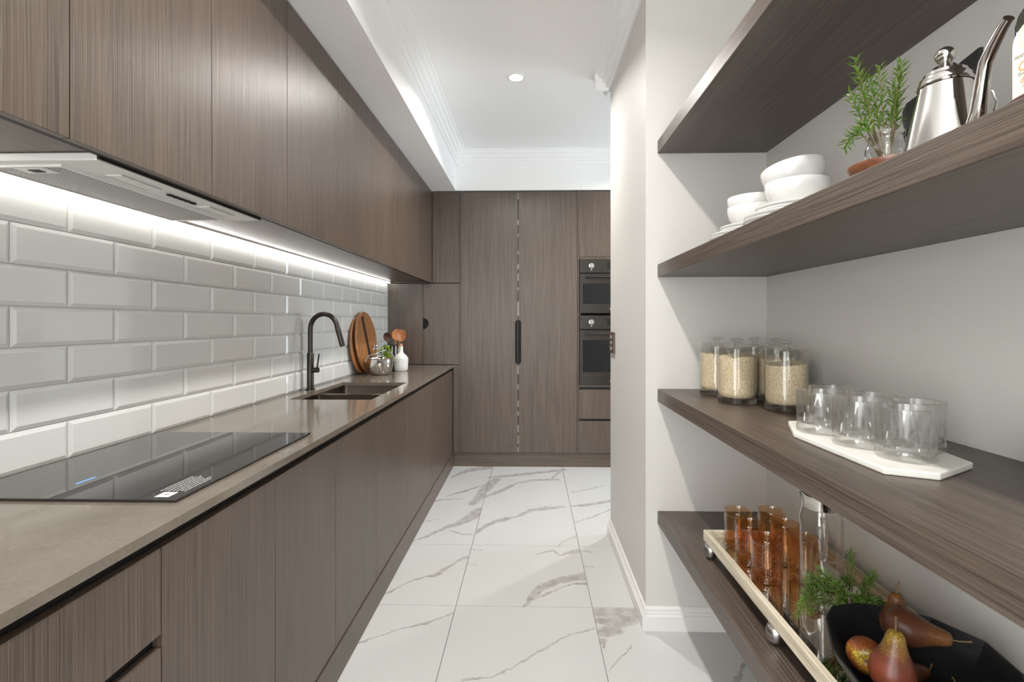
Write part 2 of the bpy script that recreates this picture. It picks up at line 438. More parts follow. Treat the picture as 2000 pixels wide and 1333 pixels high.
def m_rice():
    m, nt, b = new_mat('rice')
    tc = N(nt, 'ShaderNodeTexCoord')
    v = N(nt, 'ShaderNodeTexVoronoi'); setin(v, Scale=330.0); ln(nt, tc.outputs['Object'], v.inputs['Vector'])
    n = N(nt, 'ShaderNodeTexNoise'); setin(n, Scale=160.0, Detail=3.0); ln(nt, tc.outputs['Object'], n.inputs['Vector'])
    r = N(nt, 'ShaderNodeValToRGB')
    r.color_ramp.elements[0].position = 0.15; r.color_ramp.elements[0].color = (0.82, 0.71, 0.52, 1)
    r.color_ramp.elements[1].position = 0.75; r.color_ramp.elements[1].color = (0.50, 0.37, 0.21, 1)
    mm = N(nt, 'ShaderNodeMath', operation='MULTIPLY'); ln(nt, v.outputs['Distance'], mm.inputs[0]); ln(nt, n.outputs['Fac'], mm.inputs[1])
    m3 = N(nt, 'ShaderNodeMath', operation='MULTIPLY'); m3.inputs[1].default_value = 1.6; ln(nt, mm.outputs[0], m3.inputs[0])
    ln(nt, m3.outputs[0], r.inputs['Fac']); ln(nt, r.outputs['Color'], b.inputs['Base Color'])
    bp = N(nt, 'ShaderNodeBump'); bp.inputs['Strength'].default_value = 0.6; bp.inputs['Distance'].default_value = 0.001
    ln(nt, v.outputs['Distance'], bp.inputs['Height']); ln(nt, bp.outputs['Normal'], b.inputs['Normal'])
    b.inputs['Roughness'].default_value = 0.6
    return m
M['rice'] = m_rice()

# ------------------------------------------------------------------ geometry helpers
ORIG = {}
def origin(o):
    return ORIG.get(o.name, Vector((0, 0, 0))) if o else Vector((0, 0, 0))

def tag(o, label=None, cat=None, group=None, kind=None):
    if label: o['label'] = label
    if cat: o['category'] = cat
    if group: o['group'] = group
    if kind: o['kind'] = kind
    return o

def thing(name, loc, label, cat, group=None, rotz=0.0):
    o = bpy.data.objects.new(name, None)
    COL.objects.link(o)
    o.empty_display_size = 0.05
    o.location = loc
    o.rotation_euler = (0, 0, rotz)
    ORIG[o.name] = Vector(loc)
    return tag(o, label, cat, group)

def link(name, me, mat, parent=None, label=None):
    o = bpy.data.objects.new(name, me)
    COL.objects.link(o)
    if mat is not None and not me.materials:
        me.materials.append(M[mat] if isinstance(mat, str) else mat)
    if parent:
        o.parent = parent
        ORIG[o.name] = origin(parent)
    if label: o['label'] = label
    return o

def finish(name, bm, mat, parent=None, world=True, smooth=False, sharp=35, label=None):
    """bmesh -> mesh object; world=True: vertices are world coordinates"""
    if world and parent:
        bmesh.ops.translate(bm, verts=bm.verts, vec=-origin(parent))
    bmesh.ops.recalc_face_normals(bm, faces=bm.faces)
    me = bpy.data.meshes.new(name)
    bm.to_mesh(me); bm.free()
    if smooth:
        for p in me.polygons: p.use_smooth = True
        try: me.set_sharp_from_angle(angle=math.radians(sharp))
        except Exception: pass
    return link(name, me, mat, parent, label)

def add_box(bm, x0, x1, y0, y1, z0, z1, bev=0.0, segs=2):
    r = bmesh.ops.create_cube(bm, size=1.0)
    vs_ = r['verts']
    for v in vs_:
        v.co = Vector(((x0 + x1) / 2 + v.co.x * (x1 - x0), (y0 + y1) / 2 + v.co.y * (y1 - y0), (z0 + z1) / 2 + v.co.z * (z1 - z0)))
    if bev > 0:
        es = list({e for v in vs_ for e in v.link_edges})
        bmesh.ops.bevel(bm, geom=es, offset=bev, segments=segs, affect='EDGES', profile=0.5)

def box(name, x0, x1, y0, y1, z0, z1, mat, parent=None, bev=0.0, world=True, label=None):
    bm = bmesh.new()
    add_box(bm, x0, x1, y0, y1, z0, z1, bev)
    return finish(name, bm, mat, parent, world, label=label)

def boxes(name, lst, mat, parent=None, bev=0.0, world=True, label=None):
    bm = bmesh.new()
    for b in lst: add_box(bm, *b, bev)
    return finish(name, bm, mat, parent, world, label=label)

def add_lathe(bm, prof, segs=48, rmod=None, center=(0, 0, 0)):
    rings = []
    cx, cy, cz = center
    for (r, z) in prof:
        if r < 1e-6:
            rings.append([bm.verts.new((cx, cy, cz + z))])
        else:
            ring = []
            for i in range(segs):
                a = 2 * PI * i / segs
                rr = r * (rmod(a, z, r) if rmod else 1.0)
                ring.append(bm.verts.new((cx + rr * math.cos(a), cy + rr * math.sin(a), cz + z)))
            rings.append(ring)
    for k in range(len(rings) - 1):
        A, B = rings[k], rings[k + 1]
        if len(A) == 1 and len(B) == 1: continue
        for i in range(segs):
            j = (i + 1) % segs
            if len(A) == 1: bm.faces.new((A[0], B[i], B[j]))
            elif len(B) == 1: bm.faces.new((A[i], A[j], B[0]))
            else: bm.faces.new((A[i], A[j], B[j], B[i]))

def lathe(name, prof, mat, parent=None, segs=48, rmod=None, smooth=True, center=(0, 0, 0), sharp=40, label=None):
    bm = bmesh.new()
    add_lathe(bm, prof, segs, rmod, center)
    return finish(name, bm, mat, parent, world=False, smooth=smooth, sharp=sharp, label=label)

def add_tube(bm, pts, radii, segs=12, caps=True):
    pts = [Vector(p) for p in pts]
    if not isinstance(radii, (list, tuple)): radii = [radii] * len(pts)
    up = Vector((0, 0, 1))
    rings = []
    t0 = (pts[1] - pts[0]).normalized()
    ref = up if abs(t0.dot(up)) < 0.9 else Vector((1, 0, 0))
    nrm = (ref - t0 * ref.dot(t0)).normalized()
    for i, p in enumerate(pts):
        if i == 0: t = t0
        elif i == len(pts) - 1: t = (pts[i] - pts[i - 1]).normalized()
        else: t = ((pts[i + 1] - pts[i]).normalized() + (pts[i] - pts[i - 1]).normalized()).normalized()
        nrm = (nrm - t * nrm.dot(t)).normalized()
        bn = t.cross(nrm)
        rings.append([bm.verts.new(p + (nrm * math.cos(2 * PI * k / segs) + bn * math.sin(2 * PI * k / segs)) * radii[i]) for k in range(segs)])
    for a, b in zip(rings[:-1], rings[1:]):
        for k in range(segs):
            j = (k + 1) % segs
            bm.faces.new((a[k], a[j], b[j], b[k]))
    if caps:
        bm.faces.new(list(reversed(rings[0]))); bm.faces.new(rings[-1])

def tube(name, pts, radii, mat, parent=None, segs=12, world=True, label=None):
    bm = bmesh.new()
    add_tube(bm, pts, radii, segs)
    return finish(name, bm, mat, parent, world, smooth=True, label=label)

def add_prism(bm, poly, axis, a0, a1):
    """extrude a 2-D polygon along axis (0 x, 1 y, 2 z)"""
    def P(u, v, a):
        return {0: (a, u, v), 1: (u, a, v), 2: (u, v, a)}[axis]
    A = [bm.verts.new(P(u, v, a0)) for u, v in poly]
    B = [bm.verts.new(P(u, v, a1)) for u, v in poly]
    n = len(poly)
    bm.faces.new(A); bm.faces.new(list(reversed(B)))
    for i in range(n):
        j = (i + 1) % n
        bm.faces.new((A[i], B[i], B[j], A[j]))

def prism(name, poly, axis, a0, a1, mat, parent=None, world=True, bev=0.0, smooth=False, label=None):
    bm = bmesh.new()
    add_prism(bm, poly, axis, a0, a1)
    if bev > 0:
        bmesh.ops.bevel(bm, geom=list(bm.edges), offset=bev, segments=2, affect='EDGES', profile=0.5)
    return finish(name, bm, mat, parent, world, smooth=smooth, label=label)

def copy_tree(o, loc, parent=None):
    c = o.copy(); COL.objects.link(c)
    c.parent = parent
    if loc is not None: c.location = loc
    for ch in list(o.children): copy_tree(ch, None, c)
    return c

def struct(o, label=None):
    o['kind'] = 'structure'
    return o

random.seed(7)

VEINS = {
    (-1, -1): [(-0.686, 1.897, -0.637, 1.951, 0.0028, 0.0039), (-0.637, 1.951, -0.525, 2.02, 0.0039, 0.0025), (-0.525, 2.02, -0.449, 2.057, 0.0025, 0.0061), (-0.449, 2.057, -0.384, 2.095, 0.0061, 0.0033), (-0.384, 2.095, -0.329, 2.141, 0.0033, 0.0027)],
    (-1, 0): [(-0.683, 2.262, -0.6, 2.37, 0.0071, 0.0027), (-0.6, 2.37, -0.516, 2.446, 0.0027, 0.005), (-0.516, 2.446, -0.467, 2.455, 0.005, 0.0127), (-0.467, 2.455, -0.386, 2.601, 0.0127, 0.0049), (-0.386, 2.601, -0.333, 2.651, 0.0049, 0.0099), (-0.349, 2.742, -0.263, 2.734, 0.0025, 0.0025), (-0.328, 2.574, -0.273, 2.563, 0.0027, 0.0025)],
    (-1, 1): [(-0.684, 2.821, -0.61, 2.891, 0.005, 0.0061), (-0.61, 2.891, -0.513, 3.03, 0.0061, 0.0099), (-0.513, 3.03, -0.42, 3.125, 0.0099, 0.0237), (-0.42, 3.125, -0.357, 3.24, 0.0237, 0.0347), (-0.357, 3.24, -0.33, 3.316, 0.0347, 0.033), (-0.483, 2.98, -0.394, 2.933, 0.0044, 0.0055), (-0.394, 2.933, -0.343, 2.934, 0.0055, 0.0039), (-0.685, 3.091, -0.579, 3.163, 0.0025, 0.0033)],
    (-1, 2): [(-0.401, 3.426, -0.367, 3.564, 0.0182, 0.0237), (-0.367, 3.564, -0.344, 3.712, 0.0237, 0.0292), (-0.344, 3.712, -0.305, 3.874, 0.0292, 0.0291), (-0.33, 3.564, -0.216, 3.716, 0.0115, 0.0171), (-0.605, 3.575, -0.506, 3.67, 0.0039, 0.0121), (-0.506, 3.67, -0.403, 3.782, 0.0121, 0.0088), (-0.403, 3.782, -0.332, 3.874, 0.0088, 0.0049), (-0.692, 3.452, -0.63, 3.504, 0.0077, 0.0093), (-0.63, 3.504, -0.486, 3.525, 0.0093, 0.0039)],
    (-1, 3): [(-0.631, 4.019, -0.559, 4.162, 0.0077, 0.0214), (-0.559, 4.162, -0.453, 4.249, 0.0214, 0.033), (-0.453, 4.249, -0.339, 4.303, 0.033, 0.0335), (-0.329, 4.004, -0.235, 4.052, 0.0192, 0.0198)],
    (0, -1): [(-0.029, 2.195, 0.002, 2.279, 0.0044, 0.0115), (-0.239, 1.736, -0.133, 1.76, 0.0055, 0.0025), (-0.133, 1.76, -0.043, 1.825, 0.0025, 0.0025), (-0.043, 1.825, 0.021, 1.894, 0.0025, 0.0038), (0.021, 1.894, 0.089, 1.948, 0.0038, 0.0025), (0.089, 1.948, 0.161, 2.004, 0.0025, 0.0027), (0.161, 2.004, 0.255, 2.046, 0.0027, 0.0025)],
    (0, 0): [(0.147, 2.797, 0.211, 2.877, 0.0025, 0.0027), (0.03, 2.69, 0.116, 2.743, 0.0033, 0.0044), (0.116, 2.743, 0.16, 2.683, 0.0044, 0.0055), (0.16, 2.683, 0.258, 2.747, 0.0055, 0.0137), (-0.029, 2.195, 0.002, 2.279, 0.0044, 0.0115), (0.002, 2.279, 0.051, 2.355, 0.0115, 0.0181), (0.051, 2.355, 0.136, 2.421, 0.0181, 0.0181), (0.136, 2.421, 0.265, 2.465, 0.0181, 0.0225), (0.002, 2.25, 0.082, 2.31, 0.0039, 0.0033), (0.082, 2.31, 0.192, 2.39, 0.0033, 0.0033), (0.192, 2.39, 0.262, 2.4, 0.0033, 0.0105), (-0.349, 2.742, -0.263, 2.734, 0.0025, 0.0025), (-0.328, 2.574, -0.273, 2.563, 0.0027, 0.0025), (0.267, 2.565, 0.32, 2.563, 0.0025, 0.0025)],
    (0, 1): [(-0.327, 2.971, -0.264, 3.075, 0.0121, 0.0116), (-0.264, 3.075, -0.183, 3.159, 0.0116, 0.0181), (-0.183, 3.159, -0.086, 3.218, 0.0181, 0.0066), (-0.086, 3.218, 0.003, 3.325, 0.0066, 0.0138), (0.003, 3.325, 0.096, 3.358, 0.0138, 0.0203), (0.096, 3.358, 0.225, 3.393, 0.0203, 0.0071), (0.147, 2.797, 0.211, 2.877, 0.0025, 0.0027), (0.211, 2.877, 0.266, 2.937, 0.0027, 0.0038)],
    (0, 2): [(-0.344, 3.712, -0.305, 3.874, 0.0292, 0.0291), (-0.305, 3.874, -0.266, 3.983, 0.0291, 0.0215), (-0.33, 3.564, -0.216, 3.716, 0.0115, 0.0171), (-0.216, 3.716, -0.104, 3.88, 0.0171, 0.0071), (-0.104, 3.88, 0.044, 3.969, 0.0071, 0.0143), (0.044, 3.969, 0.209, 3.982, 0.0143, 0.0143)],
    (0, 3): [(-0.329, 4.004, -0.235, 4.052, 0.0192, 0.0198), (-0.235, 4.052, -0.025, 4.127, 0.0198, 0.0181), (-0.025, 4.127, 0.193, 4.215, 0.0181, 0.0214), (0.193, 4.215, 0.282, 4.247, 0.0214, 0.0137), (0.17, 4.017, 0.25, 4.207, 0.0077, 0.0082)],
    (1, -1): [(0.274, 2.163, 0.367, 2.165, 0.0214, 0.0225), (0.367, 2.165, 0.445, 2.148, 0.0225, 0.0275), (0.291, 2.1, 0.347, 2.089, 0.0165, 0.0291), (0.347, 2.089, 0.409, 2.115, 0.0291, 0.0264), (0.293, 2.018, 0.332, 2.042, 0.0192, 0.0247), (0.279, 1.963, 0.278, 1.931, 0.0116, 0.0044), (0.274, 1.797, 0.328, 1.863, 0.0025, 0.0025), (0.328, 1.863, 0.389, 1.945, 0.0025, 0.0025), (0.701, 1.747, 0.754, 1.818, 0.0061, 0.005), (0.754, 1.818, 0.809, 1.861, 0.005, 0.0044)],
    (1, 0): [(0.285, 2.737, 0.331, 2.728, 0.0033, 0.0025), (0.267, 2.565, 0.32, 2.563, 0.0025, 0.0025)],
    (1, 1): [(0.272, 3.129, 0.39, 3.216, 0.0033, 0.005), (0.39, 3.216, 0.528, 3.353, 0.005, 0.0033)],
    (1, 2): [(0.296, 3.69, 0.43, 3.751, 0.0039, 0.0049), (0.43, 3.751, 0.561, 3.855, 0.0049, 0.0033), (0.273, 3.404, 0.394, 3.439, 0.0071, 0.0143), (0.394, 3.439, 0.553, 3.51, 0.0143, 0.011)],
    (1, 3): [(0.193, 4.215, 0.282, 4.247, 0.0214, 0.0137)],
}

# ================================================================== THE ROOM
CEIL = 2.70
WX = -1.235          # face of the splashback tiles
CT = 0.876           # worktop surface
RX = 0.465           # right-hand wall face
NX = 0.948           # back of the shelf niche
NY = 2.05            # end wall of the niche
HY = 2.95            # where the right-hand wall ends and the hall opens
TY = 4.31            # front of the tall cabinets

floor = struct(box('floor', -1.3, 3.3, -2.4, 5.0, -0.08, -0.010, 'floor_grout'))
tile_bm = bmesh.new()
add_box(tile_bm, 0.0015, 0.595 - 0.0015, 0.0015, 0.602 - 0.0015, -0.010, 0.0, 0.0008, 1)
tile_mesh = bpy.data.meshes.new('floor_tile'); tile_bm.to_mesh(tile_mesh); tile_bm.free()
rv = random.Random(3)
for i in range(-2, 6):
    for j in range(-8, 5):
        x, y = -0.328 + 0.595 * i, 2.197 + 0.602 * j
        if x > RX + 0.05 and -0.4 < y + 0.3 < HY - 0.4 and x > 0.95: continue
        segs = VEINS.get((i, j))
        if segs is None:
            segs = []
            for q in range(rv.randint(1, 2)):
                px, py = x + rv.uniform(0.0, 0.2), y + rv.uniform(0.0, 0.45)
                for k in range(4):
                    nx, ny = px + rv.uniform(0.09, 0.16), py + rv.uniform(0.0, 0.12)
                    segs.append((round(px, 3), round(py, 3), round(nx, 3), round(ny, 3), rv.uniform(0.002, 0.008), rv.uniform(0.002, 0.012)))
                    px, py = nx, ny
        me = tile_mesh.copy()
        me.materials.append(m_marble('marble_tile', segs, i * 31 + j))
        o = link('floor_tile', me, None, floor)
        o.location = (x, y, 0)

ceiling = struct(box('ceiling', -1.3, 3.3, -2.4, 5.0, CEIL, CEIL + 0.08, 'paint_white'))
wall_left = struct(boxes('wall_left', [(-1.35, WX - 0.008, -0.55, 5.0, 0, CEIL), (-1.35, WX - 0.008, -2.4, -2.12, 0, CEIL), (-1.35, WX - 0.008, -2.12, -0.55, 0, 0.25), (-1.35, WX - 0.008, -2.12, -0.55, 2.42, CEIL)], 'paint'))
box('tile_backing', WX - 0.0080, WX - 0.0072, -0.5, TY, CT - 0.02, 1.59, 'grout', wall_left)
struct(box('wall_far', -1.35, 3.4, 4.94, 5.05, 0, CEIL, 'paint'))
struct(box('wall_right', RX, 1.05, NY, HY, 0, CEIL, 'paint'))
struct(box('wall_niche_back', NX, 1.05, -0.4, NY, 0, CEIL, 'paint'))
struct(box('wall_niche_near', RX, 1.05, -0.52, -0.4, 0, CEIL, 'paint'))
struct(box('wall_hall_near', 1.05, 3.2, HY - 0.1, HY, 0, CEIL, 'paint'))
struct(boxes('wall_hall_end', [(3.2, 3.32, HY - 0.1, 3.08, 0, CEIL), (3.2, 3.32, 4.18, 5.0, 0, CEIL), (3.2, 3.32, 3.08, 4.18, 2.42, CEIL), (3.2, 3.32, 3.08, 4.18, 0, 0.25)], 'paint'))
struct(boxes('wall_near', [(-1.35, -0.55, -2.4, -2.28, 0, CEIL), (2.55, 3.3, -2.4, -2.28, 0, CEIL), (-0.55, 2.55, -2.4, -2.28, 2.42, CEIL), (-0.55, 2.55, -2.4, -2.28, 0, 0.25)], 'paint'))
struct(box('wall_living_right', 3.2, 3.32, -2.4, -0.4, 0, CEIL, 'paint'))
struct(box('wall_living_far', 1.05, 3.2, -0.52, -0.42, 0, CEIL, 'paint'))

def window(name, boxes_frame, pane):
    f = struct(boxes(name, boxes_frame, 'trim_white'))
    box('window_pane', *pane, 'clear', f)
window('window_1', [(3.2, 3.26, 3.08, 3.14, 0.25, 2.42), (3.2, 3.26, 4.12, 4.18, 0.25, 2.42), (3.2, 3.26, 3.14, 4.12, 2.36, 2.42), (3.2, 3.26, 3.14, 4.12, 0.25, 0.31), (3.2, 3.26, 3.61, 3.65, 0.31, 2.36)], (3.24, 3.246, 3.12, 4.14, 0.29, 2.38))
window('window_2', [(-0.55, -0.49, -2.36, -2.3, 0.25, 2.42), (2.49, 2.55, -2.36, -2.3, 0.25, 2.42), (-0.49, 2.49, -2.36, -2.3, 2.36, 2.42), (-0.49, 2.49, -2.36, -2.3, 0.25, 0.31), (0.98, 1.02, -2.36, -2.3, 0.31, 2.36)], (-0.51, 2.51, -2.35, -2.344, 0.29, 2.38))

window('added_window', [(-1.33, -1.27, -2.12, -2.06, 0.25, 2.42), (-1.33, -1.27, -0.61, -0.55, 0.25, 2.42), (-1.33, -1.27, -2.06, -0.61, 2.36, 2.42), (-1.33, -1.27, -2.06, -0.61, 0.25, 0.31), (-1.33, -1.27, -1.355, -1.315, 0.31, 2.36)], (-1.31, -1.304, -2.08, -0.59, 0.29, 2.38))  # unseen side window, made up to go with the niche fill
# bulkheads over the cabinets
BX, BZ, BY = -0.645, 2.372, 4.30
struct(box('wall_bulkhead_left', -1.243, BX, -0.5, 4.94, BZ, CEIL, 'paint_white'))
struct(box('wall_bulkhead_far', BX, 3.2, BY, 4.94, BZ, CEIL, 'paint_white'))

# stepped cornice
def cornice_poly(sx, x0):
    prof = [(0, 0), (0, -0.105), (0.010, -0.105), (0.014, -0.090), (0.028, -0.086), (0.032, -0.062), (0.046, -0.058), (0.052, -0.034), (0.068, -0.028), (0.074, -0.010), (0.088, -0.008), (0.090, 0)]
    return [(x0 + sx * d, CEIL + z) for d, z in prof]
struct(prism('trim_1', cornice_poly(1, BX), 1, -0.5, BY - 0.0, 'paint_white'))
struct(prism('trim_2', cornice_poly(-1, BY), 0, BX, 3.2, 'paint_white'))
struct(prism('trim_3', cornice_poly(-1, RX), 1, NY, HY + 0.09, 'paint_white'))
struct(prism('trim_4', cornice_poly(1, HY), 0, RX - 0.09, 3.2, 'paint_white'))

# baseboards
def base_poly(sx, x0):
    prof = [(0, 0), (0.017, 0), (0.017, 0.058), (0.012, 0.063), (0.012, 0.070), (0.008, 0.074), (0.008, 0.084), (0.003, 0.092), (0, 0.092)]
    return [(x0 + sx * d, z) for d, z in prof]
struct(prism('baseboard_right', base_poly(-1, RX), 1, NY - 0.017, HY + 0.017, 'trim_white'))
struct(prism('baseboard_niche_end', base_poly(-1, NY), 0, RX, NX, 'trim_white'))
struct(prism('baseboard_niche_back', base_poly(-1, NX), 1, -0.4, NY - 0.017, 'trim_white'))
struct(prism('baseboard_hall', base_poly(1, HY), 0, RX, 3.2, 'trim_white'))

# ------------------------------------------------------------------ splashback tiles: bevelled 300 x 100, running bond
def tile_bm_make(L, H):
    bm = bmesh.new()
    g, b, d0, d1 = 0.0010, 0.011, 0.0035, 0.0085
    def ring(inset, dx):
        return [bm.verts.new((dx, y, z)) for y, z in ((inset, inset), (L - inset, inset), (L - inset, H - inset), (inset, H - inset))]
    r0, r1, r2 = ring(g, 0.0), ring(g, d0), ring(min(b + g, L * 0.4), d1)
    for A, B in ((r0, r1), (r1, r2)):
        for k in range(4):
            bm.faces.new((A[k], A[(k + 1) % 4], B[(k + 1) % 4], B[k]))
    bm.faces.new(r2)
    bmesh.ops.recalc_face_normals(bm, faces=bm.faces)
    me = bpy.data.meshes.new('wall_tile'); bm.to_mesh(me); bm.free()
    me.materials.append(M['tile'])
    return me
TH = (1.583 - CT) / 7
full_tile = tile_bm_make(0.30, TH)
Y_END = TY - 0.001
jit = random.Random(11)
for r in range(7):                      # row 0 is the top row
    z = CT + (6 - r) * TH
    y = (1.315 if r % 2 == 0 else 1.165) - 0.30 * 5
    while y < Y_END - 0.01:
        L = min(0.30, Y_END - y)
        me = full_tile if L > 0.299 else tile_bm_make(L, TH)
        o = link('wall_tile', me, None, wall_left)
        o.location = (WX - 0.0072, y, z)
        o.rotation_euler = (0, jit.uniform(-0.0025, 0.0025), jit.uniform(-0.0025, 0.0025))
        y += 0.30
box('edge_trim', WX - 0.008, WX + 0.001, Y_END, TY + 0.004, CT, 1.578, 'trim_white', wall_left)

# ------------------------------------------------------------------ lower cabinets
LX = -0.67           # front of the lower doors
def base_cabinet(y0, y1, fronts, label, kind='door'):
    t = thing('base_cabinet', (-0.95, (y0 + y1) / 2, 0.118), label, 'cabinet', 'lower cabinets under the worktop')
    boxes('carcass', [(-1.22, LX - 0.03, y0, y0 + 0.018, 0.12, 0.80), (-1.22, LX - 0.03, y1 - 0.018, y1, 0.12, 0.80), (-1.22, LX - 0.03, y0, y1, 0.12, 0.138), (-1.22, -1.21, y0, y1, 0.12, 0.80)], 'wood_z', t)
    box('finger_channel', LX - 0.032, LX - 0.019, y0, y1, 0.12, 0.854, 'shadow_channel', t)
    if kind == 'door':
        for a, b in fronts:
            box('door', LX - 0.018, LX, a + 0.0014, b - 0.0014, 0.122, 0.832, 'wood_z', t, 0.0008)
    else:
        for a, b in fronts:
            box('drawer', LX - 0.018, LX, a + 0.0014, b - 0.0014, 0.675, 0.832, 'wood_z', t, 0.0008)
            box('drawer', LX - 0.018, LX, a + 0.0014, b - 0.0014, 0.405, 0.650, 'wood_z', t, 0.0008)
            box('drawer', LX - 0.018, LX, a + 0.0014, b - 0.0014, 0.122, 0.380, 'wood_z', t, 0.0008)
    return t
base_cabinet(-0.30, 0.897, [(-0.30, 0.30), (0.30, 0.897)], 'dark wooden drawer cabinet nearest the camera under the worktop', 'drawer')
base_cabinet(0.897, 1.71, [(0.897, 1.303), (1.303, 1.71)], 'dark wooden two-door lower cabinet beneath the black cooktop')
base_cabinet(1.71, 2.166, [(1.71, 2.166)], 'single-door dark wooden lower cabinet between cooktop and sink')
base_cabinet(2.166, 3.40, [(2.166, 2.708), (2.708, 3.40)], 'dark wooden two-door lower cabinet under the double sink')
base_cabinet(3.40, 4.292, [(3.40, 3.85), (3.85, 4.292)], 'dark wooden lower cabinet at the far end, against the tall cupboards')
kb = box('kickboard', LX - 0.016, LX + 0.003, -0.30, 4.325, 0.001, 0.117, 'wood_y')
tag(kb, 'long dark wooden kickboard along the floor below the lower cabinets', 'kickboard')

# ------------------------------------------------------------------ worktop, sink, tap, cooktop
SX0, SX1, SY0, SY1 = -1.146, -0.752, 2.352, 3.035
wt = boxes('worktop', [(WX + 0.0005, -0.661, -0.30, SY0, CT - 0.019, CT), (WX + 0.0005, -0.661, SY1, TY - 0.002, CT - 0.019, CT), (WX + 0.0005, SX0, SY0, SY1, CT - 0.019, CT), (SX1, -0.661, SY0, SY1, CT - 0.019, CT)], 'stone')
tag(wt, 'long polished brown stone worktop running along the tiled wall', 'worktop')

sink = thing('double_sink', (-0.95, 2.69, 0.66), 'dark bronze undermount double-bowl sink set in the worktop', 'sink')
def bowl(y0, y1, depth):
    bm = bmesh.new()
    x0, x1, zt = SX0 + 0.004, SX1 - 0.004, CT - 0.0195
    zb = zt - depth
    def ring(ins, z):
        a = [(x0 + ins, y0 + ins), (x1 - ins, y0 + ins), (x1 - ins, y1 - ins), (x0 + ins, y1 - ins)]
        out = []
        rr = 0.02
        for k, (cx, cy) in enumerate(((x0 + ins + rr, y0 + ins + rr), (x1 - ins - rr, y0 + ins + rr), (x1 - ins - rr, y1 - ins - rr), (x0 + ins + rr, y1 - ins - rr))):
            for q in range(5):
                an = PI + PI / 2 * k + PI / 2 * q / 4
                out.append(bm.verts.new((cx + rr * math.cos(an), cy + rr * math.sin(an), z)))
        return out
    rings = [ring(-0.012, zt - 0.003), ring(-0.012, zt), ring(0.0, zt), ring(0.002, zb + 0.02), ring(0.010, zb + 0.004), ring(0.030, zb)]
    for A, B in zip(rings[:-1], rings[1:]):
        n = len(A)
        for k in range(n): bm.faces.new((A[k], A[(k + 1) % n], B[(k + 1) % n], B[k]))
    bm.faces.new(rings[-1])
    o = finish('bowl', bm, 'sink_steel', sink, smooth=True)
    lathe('drain', [(0, 0.002), (0.03, 0.003), (0.042, 0.006), (0.045, 0.001)], 'steel', o, 32, center=(0, (y0 + y1) / 2 - 2.69, zb - 0.66))
bowl(SY0 + 0.004, 2.655, 0.18)
bowl(2.683, SY1 + 0.010, 0.18)

fx, fy = -1.192, 2.692
fa = thing('kitchen_tap', (fx, fy, CT), 'tall gunmetal gooseneck kitchen tap standing behind the sink', 'tap')
lathe('base_ring', [(0, 0.0), (0.024, 0.0), (0.024, 0.006), (0.019, 0.008)], 'gunmetal', fa, 32)
lathe('body', [(0.0175, 0.006), (0.0175, 0.198), (0.016, 0.2), (0.0, 0.2)], 'gunmetal', fa, 32)
pts = [(fx, fy, CT + 0.19), (fx, fy, CT + 0.26), (fx, fy, CT + 0.325)]
R = 0.080
dx, dy = 0.985, -0.17
for k in range(1, 15):
    a = PI - (PI * 0.94) * k / 14
    q = R + R * math.cos(a)
    pts.append((fx + q * dx, fy + q * dy, CT + 0.330 + R * math.sin(a)))
p1 = Vector(pts[-1]); d1 = (p1 - Vector(pts[-2])).normalized()
tube('gooseneck', pts, 0.0128, 'gunmetal', fa, 20)
tube('spray_head', [p1 - d1 * 0.002, p1 + d1 * 0.02, p1 + d1 * 0.105, p1 + d1 * 0.112], [0.0128, 0.0142, 0.0142, 0.012], 'gunmetal', fa, 20)
tube('handle_stub', [(fx + 0.012, fy, CT + 0.107), (fx + 0.045, fy, CT + 0.107)], 0.0135, 'gunmetal', fa, 20)
tube('lever', [(fx + 0.036, fy, CT + 0.115), (fx + 0.050, fy - 0.006, CT + 0.195)], [0.0045, 0.0035], 'gunmetal', fa, 10)

hob = thing('induction_cooktop', (-0.96, 1.307, CT), 'flush black glass induction cooktop on the brown worktop', 'cooktop')
boxes('edge', [(-1.203, -0.717, 0.999, 1.615, CT + 0.0003, CT + 0.0035)], 'hob_edge', hob)
box('glass_top', -1.205, -0.715, 0.997, 1.617, CT + 0.0036, CT + 0.0062, 'hob_glass', hob, 0.0008)
ZP = CT + 0.0064
box('label_block', -0.772, -0.742, 1.012, 1.042, ZP, ZP + 0.0002, 'print_white', hob)
box('label_mark', -0.762, -0.752, 1.024, 1.031, ZP + 0.0002, ZP + 0.0004, 'print_grey', hob)
bm = bmesh.new()
rp = random.Random(5)
for k in range(7):
    x = -0.786 + k * 0.0085
    y, yend = 1.048 + 0.003 * (k % 2), 1.048 + rp.uniform(0.085, 0.105)
    while y < yend:
        l = rp.uniform(0.004, 0.012)
        add_box(bm, x, x + 0.0020, y, y + l, ZP, ZP + 0.0002)
        y += l + 0.002
finish('printed_lines', bm, 'print_white', hob, label='fine white printed lines')
box('touch_display', -1.010, -1.004, 1.09, 1.14, ZP, ZP + 0.0002, 'led_blue', hob, label='small blue lit display')

